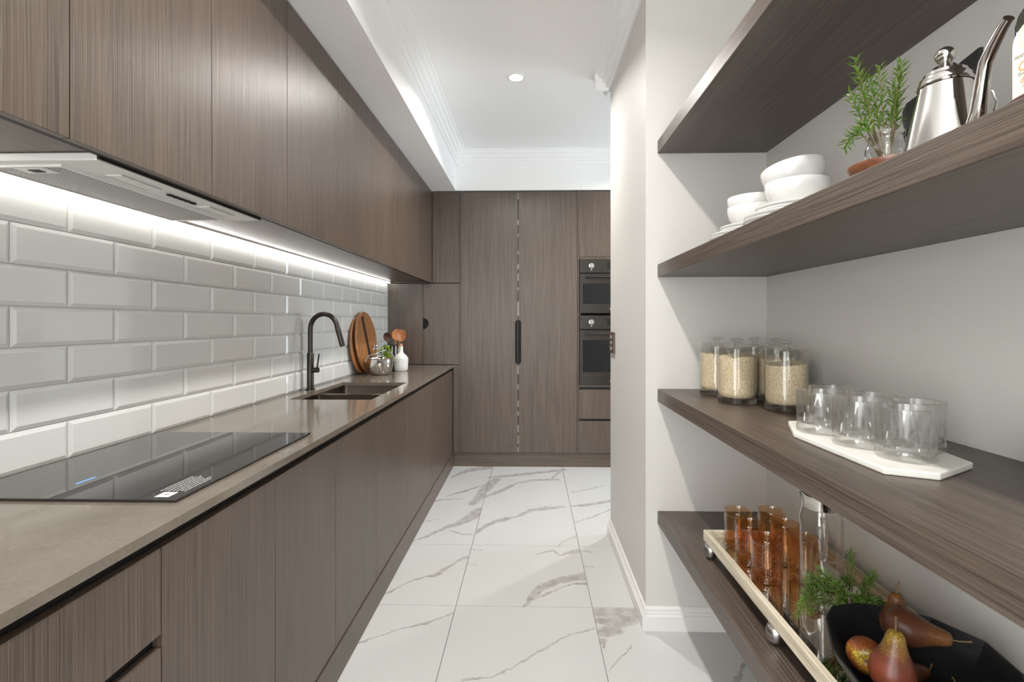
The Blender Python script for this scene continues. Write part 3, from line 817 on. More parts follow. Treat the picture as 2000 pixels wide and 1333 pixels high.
# ------------------------------------------------------------------ upper cabinets
UX, UZ0, UZ1 = -0.85, 1.580, 2.366
def wall_cabinet(y0, y1, doors, label):
    t = thing('wall_cabinet', (-1.05, (y0 + y1) / 2, UZ0), label, 'cabinet', 'upper cabinets above the splashback')
    box('carcass', -1.232, UX - 0.036, y0, y1, 1.592, UZ1 + 0.004, 'wood_y', t)
    box('finger_channel', UX - 0.0355, UX - 0.0185, y0, y1, 1.5815, UZ1, 'shadow_channel', t)  # solid dark block fills the gap behind the doors as its shade
    for a, b in doors:
        box('door', UX - 0.018, UX, a + 0.0013, b - 0.0013, UZ0, UZ1, 'wood_z', t, 0.0008)
wall_cabinet(-0.30, 0.907, [(-0.30, 0.30), (0.30, 0.907)], 'upper dark wooden cabinet at the near left edge, beside the rangehood cabinet')
wall_cabinet(0.907, 1.735, [(0.907, 1.32), (1.32, 1.735)], 'upper dark wooden cabinet that holds the silver rangehood')
wall_cabinet(1.735, 2.685, [(1.735, 2.197), (2.197, 2.685)], 'upper dark wooden cabinet just past the rangehood')
wall_cabinet(2.685, 3.75, [(2.685, 3.23), (3.23, 3.75)], 'upper dark wooden cabinet over the sink and tap')
wall_cabinet(3.75, 4.305, [(3.75, 4.305)], 'last upper dark wooden cabinet, meeting the far tall cupboards')

hood = thing('rangehood', (-1.03, 1.32, 1.572), 'silver built-in rangehood under the upper cabinets with a mesh filter', 'rangehood')
HX0, HX1, HY0, HY1, HZ = -1.177, -0.893, 1.013, 1.632, 1.5745
box('plate', HX0, HX1, HY0, HY1, HZ, 1.5915, 'hood_silver', hood, 0.003)
fl = box('mesh_filter', -1.160, -0.998, 1.045, 1.60, HZ - 0.0025, HZ + 0.001, 'filter', hood, label='perforated metal grease filter')
boxes('filter_frame', [(-1.166, -1.160, 1.039, 1.606, HZ - 0.004, HZ + 0.001), (-0.998, -0.992, 1.039, 1.606, HZ - 0.004, HZ + 0.001), (-1.160, -0.998, 1.039, 1.045, HZ - 0.004, HZ + 0.001), (-1.160, -0.998, 1.600, 1.606, HZ - 0.004, HZ + 0.001)], 'hood_silver', fl)
lt = box('latch_plate', -1.105, -1.040, 1.048, 1.085, HZ - 0.005, HZ - 0.001, 'hood_silver', fl, 0.001)
box('latch_slot', -1.085, -1.060, 1.058, 1.075, HZ - 0.006, HZ - 0.004, 'black_metal', hood)
for a, b in ((1.115, 1.235), (1.425, 1.545)):
    l = box('lamp_lens', -0.962, -0.925, a, b, HZ - 0.0025, HZ + 0.001, 'hood_lens', hood, 0.001)
    boxes('lens_frame', [(-0.964, -0.962, a, b, HZ - 0.003, HZ), (-0.925, -0.923, a, b, HZ - 0.003, HZ)], 'brushed', l)
for k in range(5):
    box('push_button', -0.948, -0.937, 1.285 + 0.022 * k, 1.301 + 0.022 * k, HZ - 0.004, HZ + 0.001, 'black_metal', hood, 0.001)
box('front_lip', HX1 + 0.0005, HX1 + 0.006, HY0, HY1, HZ + 0.002, 1.5915, 'oven_steel', hood)

ledo = thing('led_strip_light', (-1.214, 2.1, 1.583), 'glowing white LED strip under the upper cabinets along the tiles', 'strip light')
box('profile', -1.214, -1.204, -0.28, 4.28, 1.5842, 1.5918, 'trim_white', ledo)
box('diffuser', -1.214, -1.204, -0.28, 4.28, 1.5762, 1.5840, 'led', ledo)

# ------------------------------------------------------------------ tall cupboards on the far wall
def half_disc(cx, cz, r, side, n=12):
    return [(cx + side * r * math.cos(-PI / 2 + PI * k / n), cz + r * math.sin(-PI / 2 + PI * k / n)) for k in range(n + 1)]
TD = TY + 0.018
cc = thing('corner_cupboard', (-0.92, 4.6, CT), 'dark wooden corner cupboard standing on the worktop with a half-moon pull', 'cupboard')
box('carcass', WX + 0.003, -0.616, TD + 0.004, 4.93, CT + 0.002, 1.576, 'wood_z', cc)
box('door', WX + 0.003, -0.9305, TY, TD, CT + 0.004, 1.576, 'wood_z', cc, 0.0008)
d = box('door', -0.9275, -0.616, TY, TD, CT + 0.004, 1.576, 'wood_z', cc, 0.0008)
prism('half_moon_pull', half_disc(-0.9268, 1.232, 0.048, 1), 1, TY - 0.0015, TY - 0.0002, 'black_metal', d)
cu = thing('upper_corner_cupboard', (-0.73, 4.6, 1.58), 'dark wooden filler cupboard high in the corner next to the last upper cabinet', 'cupboard')
box('carcass', -1.23, -0.616, TD + 0.004, 4.93, 1.584, 2.368, 'wood_z', cu)
box('door', UX + 0.004, -0.616, TY, TD, 1.582, 2.364, 'wood_z', cu, 0.0008)
bf = box('filler_panel', LX + 0.004, -0.616, TY, TD, 0.122, 0.875, 'wood_z')
tag(bf, 'narrow dark wooden filler panel below the end of the worktop', 'panel')

fr = thing('tall_cupboard', (-0.1, 4.6, 0.12), 'tall dark wooden double-door cupboard with a long black recessed handle', 'cupboard')
box('side_panel', -0.613, -0.603, TY - 0.004, 4.93, 0.12, 2.366, 'wood_z', fr)
box('side_panel', 0.3985, 0.4095, TY - 0.004, 4.93, 0.12, 2.366, 'wood_z', fr)
box('carcass', -0.602, 0.398, TD + 0.012, 4.93, 0.12, 2.366, 'shadow_channel', fr)
dl = box('door', -0.601, -0.1115, TY, TD, 0.123, 2.362, 'wood_z', fr, 0.0008)
dr = box('door', -0.1065, 0.3965, TY, TD, 0.123, 2.362, 'wood_z', fr, 0.0008)
z0, z1, hr = 0.885, 1.262, 0.022
pl = [(-0.1125, z0)] + [(-0.1125 - hr * math.sin(PI / 2 * k / 6), z0 + hr - hr * math.cos(PI / 2 * k / 6)) for k in range(7)] + [(-0.1125 - hr * math.cos(PI / 2 * k / 6), z1 - hr + hr * math.sin(PI / 2 * k / 6)) for k in range(7)]
prism('recessed_pull', pl, 1, TY - 0.0020, TY - 0.0002, 'black_metal', dl)
prism('recessed_pull', [(-0.218 - x, z) for x, z in pl], 1, TY - 0.0020, TY - 0.0002, 'black_metal', dr)
box('grip_lip', -0.1165, -0.1125, TY - 0.016, TY - 0.0022, z0 + 0.012, z1 - 0.012, 'crock_black', dl)
GLINTS = [(2.30, 2.355), (2.08, 2.12), (1.98, 2.0), (1.83, 1.85), (1.70, 1.74), (1.60, 1.66), (1.52, 1.54), (1.30, 1.42), (0.80, 0.87), (0.67, 0.71), (0.52, 0.57), (0.44, 0.48), (0.30, 0.36), (0.20, 0.27), (0.13, 0.17)]  # broken pale pieces paint the light caught on the door edges
for a, b in GLINTS:
    box('edge_glint', -0.1112, -0.1070, TY + 0.003, TY + 0.016, a, b, 'trim_white', fr, label='painted pale glint in the gap between the doors')

ov = thing('oven_cabinet', (0.7, 4.6, 0.12), 'tall dark wooden oven housing with two drawers below the ovens', 'cupboard')
OX0, OX1 = 0.4115, 1.006
box('upper_door', OX0, OX1, TY, TD, 1.802, 2.362, 'wood_z', ov, 0.0008)
box('drawer', OX0, OX1, TY, TD, 0.418, 0.668, 'wood_z', ov, 0.0008)
box('drawer', OX0, OX1, TY, TD, 0.123, 0.398, 'wood_z', ov, 0.0008)
box('finger_channel', OX0, OX1, TD + 0.001, TD + 0.01, 0.123, 0.70, 'shadow_channel', ov)
box('rail', OX0, OX1, TY, TD, 0.690, 0.706, 'wood_x', ov)
box('rail', OX0, OX1, TY, TD, 1.783, 1.799, 'wood_x', ov)
boxes('carcass', [(OX0, OX0 + 0.016, TD + 0.012, 4.93, 0.12, 2.366), (OX1 - 0.016, OX1, TD + 0.012, 4.93, 0.12, 2.366), (OX0 + 0.016, OX1 - 0.016, 4.91, 4.93, 0.12, 2.366), (OX0 + 0.016, OX1 - 0.016, TD + 0.012, 4.91, 1.80, 2.366), (OX0 + 0.016, OX1 - 0.016, TD + 0.012, 4.91, 0.12, 0.69)], 'wood_z', ov)
box('side_panel', OX1 + 0.001, OX1 + 0.020, TY - 0.004, 4.93, 0.12, 2.366, 'wood_z', ov)

def oven(z0, z1, panel_h, label):
    t = thing('built_in_oven', (0.71, 4.5, z0), label, 'oven', 'ovens in the tall housing')
    zp = z1 - panel_h
    x0, x1 = OX0 + 0.003, OX1 - 0.003
    box('body', x0 + 0.02, x1 - 0.02, TD, 4.86, z0 + 0.012, z1 - 0.012, 'black_metal', t)
    cp = box('control_panel', x0, x1, TY - 0.016, TD - 0.0005, zp, z1, 'oven_steel', t, 0.0015)
    box('gap_trim', x0, x1, TY - 0.004, TD - 0.0005, zp - 0.007, zp - 0.0003, 'black_metal', t)
    dz1 = zp - 0.008
    d = box('oven_door', x0, x1, TY - 0.016, TD - 0.0005, z0, dz1, 'oven_steel', t, 0.0015)
    gz0, gz1 = z0 + (dz1 - z0) * 0.235, dz1 - 0.085
    box('window_glass', x0 + 0.028, x1 - 0.028, TY - 0.0185, TY - 0.0162, gz0, gz1, 'oven_glass', d, 0.001)
    h = tube('door_handle', [(x0 + 0.05, TY - 0.055, dz1 - 0.030), (x1 - 0.05, TY - 0.055, dz1 - 0.030)], 0.009, 'oven_steel', d, 16)
    for xx in (x0 + 0.062, x1 - 0.062):
        tube('handle_post', [(xx, TY - 0.050, dz1 - 0.030), (xx, TY - 0.0162, dz1 - 0.030)], 0.007, 'oven_steel', d, 12)
    zk = zp + panel_h * 0.52
    kb = tube('knob', [(0.515, TY - 0.0162, zk), (0.515, TY - 0.022, zk), (0.515, TY - 0.0225, zk), (0.515, TY - 0.045, zk)], [0.022, 0.022, 0.016, 0.0145], 'steel', t, 24)
    box('knob_mark', 0.510, 0.520, TY - 0.0166, TY - 0.0161, zk - 0.038, zk - 0.030, 'print_white', cp)
    box('display', 0.648, 0.770, TY - 0.0168, TY - 0.0161, zk - 0.030, zk + 0.030, 'oven_glass', cp)
    tube('knob', [(0.905, TY - 0.0162, zk), (0.905, TY - 0.022, zk), (0.905, TY - 0.0225, zk), (0.905, TY - 0.045, zk)], [0.022, 0.022, 0.016, 0.0145], 'steel', t, 24)
    box('badge', 0.672, 0.745, TY - 0.0168, TY - 0.0161, z0 + 0.030, z0 + 0.042, 'print_white', d)
oven(1.321, 1.780, 0.116, 'upper, smaller dark steel built-in oven above the other oven')
oven(0.709, 1.300, 0.116, 'lower, taller dark steel built-in oven above the two drawers')
kf = box('kickboard', LX + 0.004, 1.026, TY + 0.018, TY + 0.036, 0.001, 0.117, 'wood_x')
tag(kf, 'dark wooden kickboard across the base of the far tall cupboards', 'kickboard')

# ------------------------------------------------------------------ switch plate at the end of the right-hand wall
sw = thing('light_switch', (RX, 2.86, 1.125), 'bronze light switch plate on the right wall near its far edge', 'switch')
box('plate', RX - 0.011, RX - 0.0005, 2.79, 2.935, 1.068, 1.186, 'bronze_plate', sw, 0.002)
for k in range(3):
    box('rocker', RX - 0.015, RX - 0.0112, 2.845, 2.88, 1.085 + 0.032 * k, 1.105 + 0.032 * k, 'brushed', sw, 0.001)

# ------------------------------------------------------------------ recessed ceiling lights
def downlight(x, y, label):
    t = thing('ceiling_downlight', (x, y, CEIL), label, 'downlight', 'recessed ceiling downlights')
    lathe('trim_ring', [(0.040, -0.0015), (0.042, -0.006), (0.052, -0.005), (0.054, -0.0005)], 'trim_white', t, 40)
    lathe('lens', [(0, -0.0042), (0.039, -0.0042), (0.040, -0.0012)], 'lamp_lens', t, 40)
    l = area_light('downlight_beam', (x, y, CEIL - 0.010), (0, 0, 0), 0.075, 0.075, DOWN_POWER, (1.0, 0.97, 0.925), 'DISK', 150)
    return t
DX = -0.088
downlight(DX, 2.986, 'round glowing ceiling downlight over the middle of the aisle')
downlight(DX, 1.25, 'round ceiling downlight above the camera, nearest the shelves')
downlight(DX, -0.50, 'round ceiling downlight behind the camera, by the near end of the worktop')
downlight(1.22, 3.72, 'round ceiling downlight in the side hall beyond the right wall')

# ------------------------------------------------------------------ open shelves in the niche
SFX = 0.512
SH = [1.975, 1.475, 0.972, 0.478]
for z, lab in zip(SH, ['topmost thick dark wooden shelf in the niche, empty above the others', 'second thick dark wooden shelf from the top, holding crockery and kettle', 'third thick dark wooden shelf, holding rice jars and tumblers', 'lowest thick dark wooden shelf, holding the mirrored tray']):
    o = box('shelf', SFX, NX - 0.0005, -0.399, NY - 0.0005, z - 0.051, z, 'shelf', None, 0.0012)
    tag(o, lab, 'shelf', 'thick wooden niche shelves')

# ================================================================== things on the third shelf
def add_label(o, label): o['label'] = label

jar = thing('storage_jar', (0.691, 1.888, SH[2] + 0.0003), 'farthest-left lidded glass rice jar, against the niche end wall', 'jar', 'rice jars on the third shelf')
lathe('wall', [(0.0605, 0.018), (0.0605, 0.180), (0.0595, 0.183), (0.0585, 0.180), (0.0585, 0.019)], 'clear', jar, 56)
lathe('base', [(0, 0.0), (0.057, 0.0), (0.0605, 0.004), (0.0605, 0.0175), (0.054, 0.0175), (0.03, 0.0135), (0, 0.013)], 'jar_base', jar, 56)
lid = lathe('lid', [(0, 0.1835), (0.062, 0.1835), (0.0635, 0.186), (0.062, 0.190), (0.03, 0.193), (0.012, 0.1955), (0.0, 0.1955)], 'crystal', jar, 56)
lathe('knob', [(0, 0.196), (0.010, 0.196), (0.009, 0.201), (0.012, 0.204), (0.021, 0.207), (0.022, 0.211), (0.018, 0.214), (0, 0.215)], 'crystal', lid, 32)
def rice_fill(h, seed):
    bm = bmesh.new()
    rr = random.Random(seed)
    ph = rr.uniform(0, 6)
    prof = [(0, 0.0185), (0.040, 0.0185), (0.050, 0.021), (0.0555, 0.027), (0.0578, 0.036), (0.0578, h), (0.045, h + 0.002), (0.02, h + 0.004), (0, h + 0.004)]
    add_lathe(bm, prof, 48)
    for v in bm.verts:
        if v.co.z > h - 0.001:
            v.co.z += 0.004 * math.sin(v.co.x * 40 + ph) + 0.003 * math.sin(v.co.y * 55 + ph)
    return bm
JARS = [((0.691, 1.888), 0.155, 'farthest-left lidded glass rice jar, against the niche end wall'),
        ((0.688, 1.700), 0.156, 'tall lidded glass rice jar at the shelf front, second from left'),
        ((0.781, 1.560), 0.142, 'nearest lidded glass rice jar, right behind the tumblers'),
        ((0.838, 1.735), 0.146, 'lidded glass rice jar mostly hidden behind the two front jars'),
        ((0.845, 1.925), 0.150, 'rearmost lidded glass rice jar in the niche corner')]
for k, ((x, y), h, lab) in enumerate(JARS):
    t = jar if k == 0 else copy_tree(jar, (x, y, SH[2] + 0.0003))
    add_label(t, lab)
    r = finish('rice_grains', rice_fill(h, k), 'rice', None, smooth=True)
    r.location = (x, y, SH[2] + 0.0003)
    tag(r, 'pale brown rice inside the ' + lab.split(',')[0], 'rice', 'rice in the jars', 'stuff')

BZ0 = SH[2] + 0.0002
BTH = 0.0125
poly = [(0.612, 1.19), (0.620, 0.902), (0.692, 0.868), (0.808, 0.940), (0.846, 1.215), (0.795, 1.345), (0.668, 1.325)]
o = prism('serving_board', poly, 2, BZ0, BZ0 + BTH, 'white_board', None, bev=0.003)
tag(o, 'white stone serving board with cut corners under the clear tumblers', 'serving board')

def crystal_bm():
    bm = bmesh.new()
    H, Rr = 0.097, 0.0485
    def rm(a, z, r):
        if r < 0.036: return 1.0
        if 0.022 < z < 0.078 and r > 0.0465:
            f = min(1, (z - 0.022) / 0.006) * min(1, (0.078 - z) / 0.03)
            return 1 - 0.085 * f * abs(math.sin(a * 11)) ** 1.5
        if z < 0.018 and r > 0.046:
            return 1 - 0.018 * abs(math.sin(a * 20 + z * 300))
        return 1.0
    prof = [(0, 0.0035), (0.030, 0.003), (0.040, 0.0), (0.046, 0.0005), (0.0475, 0.004), (0.0475, 0.009), (0.0475, 0.014), (0.0465, 0.018), (0.0455, 0.020), (0.0472, 0.0225), (0.0478, 0.028), (0.048, 0.036), (0.0482, 0.046), (0.0483, 0.056), (0.0484, 0.066), (0.0485, 0.078), (0.0486, 0.095),
            (0.0478, 0.0968), (0.047, 0.0955), (0.0465, 0.08), (0.0445, 0.05), (0.0435, 0.028), (0.040, 0.0215), (0.03, 0.019), (0.0, 0.0185)]
    add_lathe(bm, prof, 132, rm)
    return bm
GL = [((0.673, 1.192), 'front-row clear cut-glass tumbler nearest the rice jars'), ((0.683, 1.068), 'middle clear cut-glass tumbler of the front row'), ((0.705, 0.966), 'clear cut-glass tumbler of the front row nearest the camera'),
      ((0.746, 1.270), 'back-row clear cut-glass tumbler farthest from the camera'), ((0.757, 1.142), 'middle clear cut-glass tumbler of the back row'), ((0.781, 1.040), 'back-row clear cut-glass tumbler closest to the camera')]
g0 = finish('tumbler', crystal_bm(), 'crystal', None, smooth=True, sharp=12)
for k, ((x, y), lab) in enumerate(GL):
    o = g0 if k == 0 else copy_tree(g0, None)
    o.location = (x, y, BZ0 + BTH + 0.0003)
    o.rotation_euler = (0, 0, 0.3 * k)
    tag(o, lab, 'tumbler', 'cut-glass tumblers on the white board')

o = lathe('ceramic_canister', [(0, 0), (0.036, 0), (0.040, 0.004), (0.040, 0.078), (0.0385, 0.080), (0.037, 0.078), (0.037, 0.006), (0, 0.006)], 'ceramic')
o.location = (0.840, 0.82, SH[2] + 0.0003)
tag(o, 'small white ceramic canister cut off by the right edge of the frame', 'canister')

# ================================================================== crockery on the second shelf
S2 = SH[1] + 0.0003
def plate_mesh(name, R, foot, rim_h):
    bm = bmesh.new()
    w_ = 0.0100
    add_lathe(bm, [(0, 0.002), (foot - 0.006, 0.002), (foot - 0.004, 0.0), (foot, 0.0), (foot + 0.004, 0.004), (R * 0.72, rim_h * 0.52), (R * 0.98, rim_h * 0.86), (R, rim_h * 0.92), (R * 0.998, rim_h), (R * 0.97, rim_h * 0.99), (R * 0.75, rim_h * 0.74), (foot + 0.012, w_ + 0.0005), (foot, w_), (0, w_)], 72)
    for f in bm.faces: f.smooth = True
    bmesh.ops.recalc_face_normals(bm, faces=bm.faces)
    me = bpy.data.meshes.new(name); bm.to_mesh(me); bm.free()
    me.materials.append(M['ceramic']); return me
def bowl_mesh():
    bm = bmesh.new()
    add_lathe(bm, [(0, 0.003), (0.034, 0.003), (0.036, 0.0), (0.039, 0.0), (0.041, 0.004), (0.060, 0.016), (0.073, 0.034), (0.079, 0.055), (0.0805, 0.072), (0.0795, 0.0735), (0.0778, 0.072), (0.076, 0.055), (0.070, 0.036), (0.057, 0.019), (0.035, 0.008), (0, 0.007)], 72)
    for f in bm.faces: f.smooth = True
    bmesh.ops.recalc_face_normals(bm, faces=bm.faces)
    me = bpy.data.meshes.new('bowl'); bm.to_mesh(me); bm.free()
    me.materials.append(M['ceramic']); return me
big, small, bwl = plate_mesh('dinner_plate', 0.136, 0.082, 0.026), plate_mesh('side_plate', 0.102, 0.062, 0.0205), bowl_mesh()
ORD = ['bottom', 'second from bottom', 'third from bottom', 'top']
for (cx, cy, where, rotb) in ((0.735, 1.685, 'in the far stack by the niche end wall', None), (0.725, 1.392, 'in the near stack beside the leafy jar', (-0.16, -0.10, 0))):
    z = S2
    for k in range(4):
        o = link('dinner_plate', big, None); o.location = (cx + 0.002 * (k % 2), cy - 0.002 * k, z)
        tag(o, f'wide white dinner plate, {ORD[k]} {where}', 'plate', 'white plates on the second shelf'); z += 0.0104
    z += 0.0
    for k in range(3):
        o = link('side_plate', small, None); o.location = (cx, cy + 0.002 * k, z)
        tag(o, f'small white side plate, {["lowest", "middle", "highest"][k]} of three {where}', 'plate', 'white plates on the second shelf'); z += 0.0104
    for k in range(2):
        o = link('cereal_bowl', bwl, None); o.location = (cx + 0.001, cy, z)
        if k == 1 and rotb:
            o.rotation_euler = rotb; o.location.z += 0.013
        tag(o, f'white ceramic bowl, {["lower", "upper"][k]} one{" sitting tilted" if (k and rotb) else ""} {where}', 'bowl', 'white bowls on the second shelf'); z += 0.0315

# ---- rosemary in a glass jar on a wooden dish
dish = lathe('wooden_dish', [(0, 0), (0.034, 0), (0.038, 0.003), (0.056, 0.014), (0.0625, 0.026), (0.0625, 0.0295), (0.059, 0.0295), (0.052, 0.019), (0.034, 0.009), (0, 0.008)], 'dish_wood', None, 64)
dish.location = (0.603, 0.858, S2)
tag(dish, 'small round reddish wooden dish at the shelf edge under the rosemary jar', 'dish')
hj = thing('herb_jar', (0.595, 0.858, S2 + 0.0083), 'small clear glass jar holding rosemary on the wooden dish', 'jar')
lathe('glass_body', [(0, 0.0), (0.026, 0.0), (0.030, 0.004), (0.031, 0.025), (0.030, 0.048), (0.0255, 0.058), (0.0250, 0.063), (0.0290, 0.066), (0.0295, 0.072), (0.0275, 0.075), (0.0255, 0.073), (0.0235, 0.060), (0.0285, 0.046), (0.0292, 0.025), (0.028, 0.006), (0, 0.005)], 'herb_glass', hj, 48)
bm = bmesh.new()
add_tube(bm, [(-0.0302, 0.006 * math.cos(a), 0.028 + 0.009 * math.sin(a)) for a in [2 * PI * k / 14 for k in range(15)]], 0.0010, 6)
finish('embossed_mark', bm, 'print_grey', hj, world=False)

def sprig(parent, root, tip, bend, n, rnd, nl=0.022, droop=0.0, root_skip=0.25):
    root, tip = Vector(root), Vector(tip)
    mid = (root + tip) / 2 + Vector(bend)
    pts = [((1 - t) ** 2) * root + 2 * t * (1 - t) * mid + t * t * tip for t in [k / 12 for k in range(13)]]
    st = tube('stem', pts, [0.0016 - 0.0011 * k / 12 for k in range(13)], 'stem', parent, 6)
    bm = bmesh.new()
    for q in range(n):
        t = root_skip + (1 - root_skip) * q / n
        f = t * 12; i = min(11, int(f)); p = pts[i].lerp(pts[i + 1], f - i)
        ax = (pts[i + 1] - pts[i]).normalized()
        side = ax.orthogonal().normalized()
        side.rotate(Matrix.Rotation(q * 2.4 + rnd.uniform(-0.4, 0.4), 3, ax))
        dirv = (side * 0.85 + ax * rnd.uniform(0.35, 0.9)).normalized()
        L = nl * rnd.uniform(0.75, 1.2) * (1.0 if t < 0.9 else 0.8)
        nrm = dirv.cross(ax).normalized(); up = nrm.cross(dirv).normalized()
        a = p; e = p + dirv * L + up * L * rnd.uniform(-0.1, 0.25); m_ = p + dirv * L * 0.45 + up * L * 0.06
        vs_ = [bm.verts.new(a), bm.verts.new(m_ + nrm * 0.0019), bm.verts.new(m_ + up * 0.0010), bm.verts.new(m_ - nrm * 0.0019), bm.verts.new(m_ - up * 0.0010), bm.verts.new(e)]
        for k in range(4):
            bm.faces.new((vs_[0], vs_[1 + k], vs_[1 + (k + 1) % 4])); bm.faces.new((vs_[5], vs_[1 + (k + 1) % 4], vs_[1 + k]))
    lv = finish('needle_leaves', bm, 'needle', parent, smooth=True)
    lv['kind'] = 'stuff'
rs = random.Random(21)
rb = thing('rosemary_bunch', (0.595, 0.858, S2 + 0.016), 'green rosemary sprigs standing in the small jar on the wooden dish', 'rosemary')
R0 = (0.595, 0.858, S2 + 0.020)
for tip, bend, n in [((0.560, 0.885, 1.700), (-0.012, 0.0, 0.02), 46), ((0.560, 0.872, 1.668), (-0.008, 0, 0.02), 44), ((0.585, 0.860, 1.672), (0, 0, 0.0), 46), ((0.612, 0.850, 1.672), (0.01, 0, 0.0), 46), ((0.598, 0.828, 1.660), (0, 0, 0.01), 44), ((0.620, 0.880, 1.650), (0.01, 0, 0.0), 44),
                     ((0.548, 0.880, 1.635), (-0.01, 0, 0.02), 40), ((0.535, 0.872, 1.535), (-0.015, 0.0, 0.085), 40), ((0.545, 0.850, 1.560), (-0.01, 0, 0.07), 34), ((0.575, 0.868, 1.655), (0, 0, 0.01), 44)]:
    sprig(rb, R0, tip, bend, n, rs, nl=0.019, root_skip=0.40)

# ---- gooseneck kettle
kx, ky = 0.594, 0.737
kt = thing('gooseneck_kettle', (kx, ky, S2), 'polished steel conical gooseneck kettle with a ball-topped lid', 'kettle')
lathe('body', [(0, 0), (0.0485, 0), (0.0505, 0.003), (0.050, 0.006), (0.0315, 0.098), (0.031, 0.1025), (0.029, 0.1025), (0, 0.1)], 'steel', kt, 64)
ld = lathe('lid', [(0, 0.1030), (0.0325, 0.1030), (0.0335, 0.105), (0.0325, 0.1075), (0.0305, 0.1085), (0.0295, 0.1155), (0.028, 0.117), (0.0265, 0.1175), (0.025, 0.1225), (0.0225, 0.124), (0.020, 0.1245), (0.014, 0.131), (0.006, 0.136), (0, 0.136)], 'steel', kt, 64)
bm = bmesh.new(); bmesh.ops.create_uvsphere(bm, u_segments=24, v_segments=16, radius=0.0122, matrix=Matrix.Translation((0, 0, 0.1475)))
finish('ball_knob', bm, 'steel', ld, world=False, smooth=True)
tube('spout', [(0.592, 0.698, 1.489), (0.588, 0.683, 1.497), (0.584, 0.671, 1.515), (0.581, 0.662, 1.548), (0.579, 0.655, 1.572), (0.575, 0.640, 1.585), (0.571, 0.624, 1.597), (0.569, 0.614, 1.603)], [0.012, 0.0105, 0.0095, 0.0088, 0.0082, 0.0072, 0.0062, 0.0058], 'steel', kt, 20)
tube('wire_loop', [(0.626, 0.723, 1.566), (0.634, 0.719, 1.569), (0.642, 0.716, 1.562), (0.645, 0.714, 1.545), (0.642, 0.716, 1.527), (0.636, 0.719, 1.520), (0.630, 0.722, 1.523)], 0.0016, 'steel', kt, 8)

# ---- black tapered vessel behind the kettle
def ring_shell(name, outer, inner, mat, parent=None):
    bm = bmesh.new()
    rings = [[bm.verts.new(p) for p in r] for r in outer + inner]
    n = len(rings[0])
    for A, B in zip(rings[:-1], rings[1:]):
        for k in range(n): bm.faces.new((A[k], A[(k + 1) % n], B[(k + 1) % n], B[k]))
    bm.faces.new(list(reversed(rings[0]))); bm.faces.new(rings[-1])
    return finish(name, bm, mat, parent, smooth=True, sharp=28)
def scale_ring(r, c, s, z): return [(c[0] + (x - c[0]) * s, c[1] + (y - c[1]) * s, z) for x, y, _ in r]
rim = [(0.746, 1.030, 1.664), (0.740, 1.012, 1.672), (0.729, 0.90, 1.678), (0.722, 0.830, 1.684), (0.728, 0.828, 1.684), (0.780, 0.895, 1.675), (0.845, 0.985, 1.668), (0.870, 1.035, 1.665), (0.860, 1.075, 1.665), (0.82, 1.085, 1.663), (0.77, 1.065, 1.662)]
c_ = (0.785, 0.975)
bt = ring_shell('black_vessel', [scale_ring(rim, c_, 0.5, S2), scale_ring(rim, c_, 0.53, S2 + 0.004), scale_ring(rim, c_, 0.80, S2 + 0.11), rim], [[(c_[0] + (x - c_[0]) * 0.95, c_[1] + (y - c_[1]) * 0.95, z) for x, y, z in rim], scale_ring(rim, c_, 0.76, S2 + 0.11), scale_ring(rim, c_, 0.46, S2 + 0.010)], 'black_ceramic')
tag(bt, 'black tapered ceramic vessel half hidden behind the steel kettle', 'vessel')

# ---- olive oil bottle on a coaster
co = lathe('coaster', [(0, 0), (0.060, 0), (0.062, 0.002), (0.062, 0.006), (0.060, 0.008), (0, 0.008)], 'dark_wood', None, 48)
co.location = (0.583, 0.545, S2)
tag(co, 'dark red-brown wooden coaster under the oil bottle', 'coaster')
OBZ = S2 + 0.0083
ob = thing('oil_bottle', (0.570, 0.5295, OBZ), 'olive oil bottle with a cream printed label at the right edge', 'bottle')
def sq_ring(hx, hy, r, z, n=5):
    out = []
    for k, (sx, sy) in enumerate(((1, 1), (-1, 1), (-1, -1), (1, -1))):
        for q in range(n):
            a = PI / 2 * k + PI / 2 * q / (n - 1)
            out.append((sx * (hx - r) + r * math.cos(a), sy * (hy - r) + r * math.sin(a), z))
    return out
bm = bmesh.new()
rings = []
for hx, hy, r, z in [(0.034, 0.036, 0.008, 0), (0.038, 0.0405, 0.008, 0.003), (0.039, 0.0415, 0.008, 0.006), (0.039, 0.0415, 0.008, 0.082), (0.0385, 0.0405, 0.012, 0.092), (0.036, 0.037, 0.02, 0.104), (0.030, 0.030, 0.026, 0.116), (0.020, 0.020, 0.0198, 0.128), (0.0145, 0.0145, 0.0143, 0.138), (0.0135, 0.0135, 0.0133, 0.190), (0.0135, 0.0135, 0.0133, 0.200)]:
    rings.append([bm.verts.new(p) for p in sq_ring(hx, hy, r, z)])
for A, B in zip(rings[:-1], rings[1:]):
    n = len(A)
    for k in range(n): bm.faces.new((A[k], A[(k + 1) % n], B[(k + 1) % n], B[k]))
bm.faces.new(list(reversed(rings[0]))); bm.faces.new(rings[-1])
finish('glass', bm, 'oil_glass', ob, world=False, smooth=True)
lathe('cap', [(0.0, 0.2003), (0.0145, 0.2003), (0.0145, 0.232), (0.013, 0.234), (0, 0.234)], 'crock_black', ob, 32)
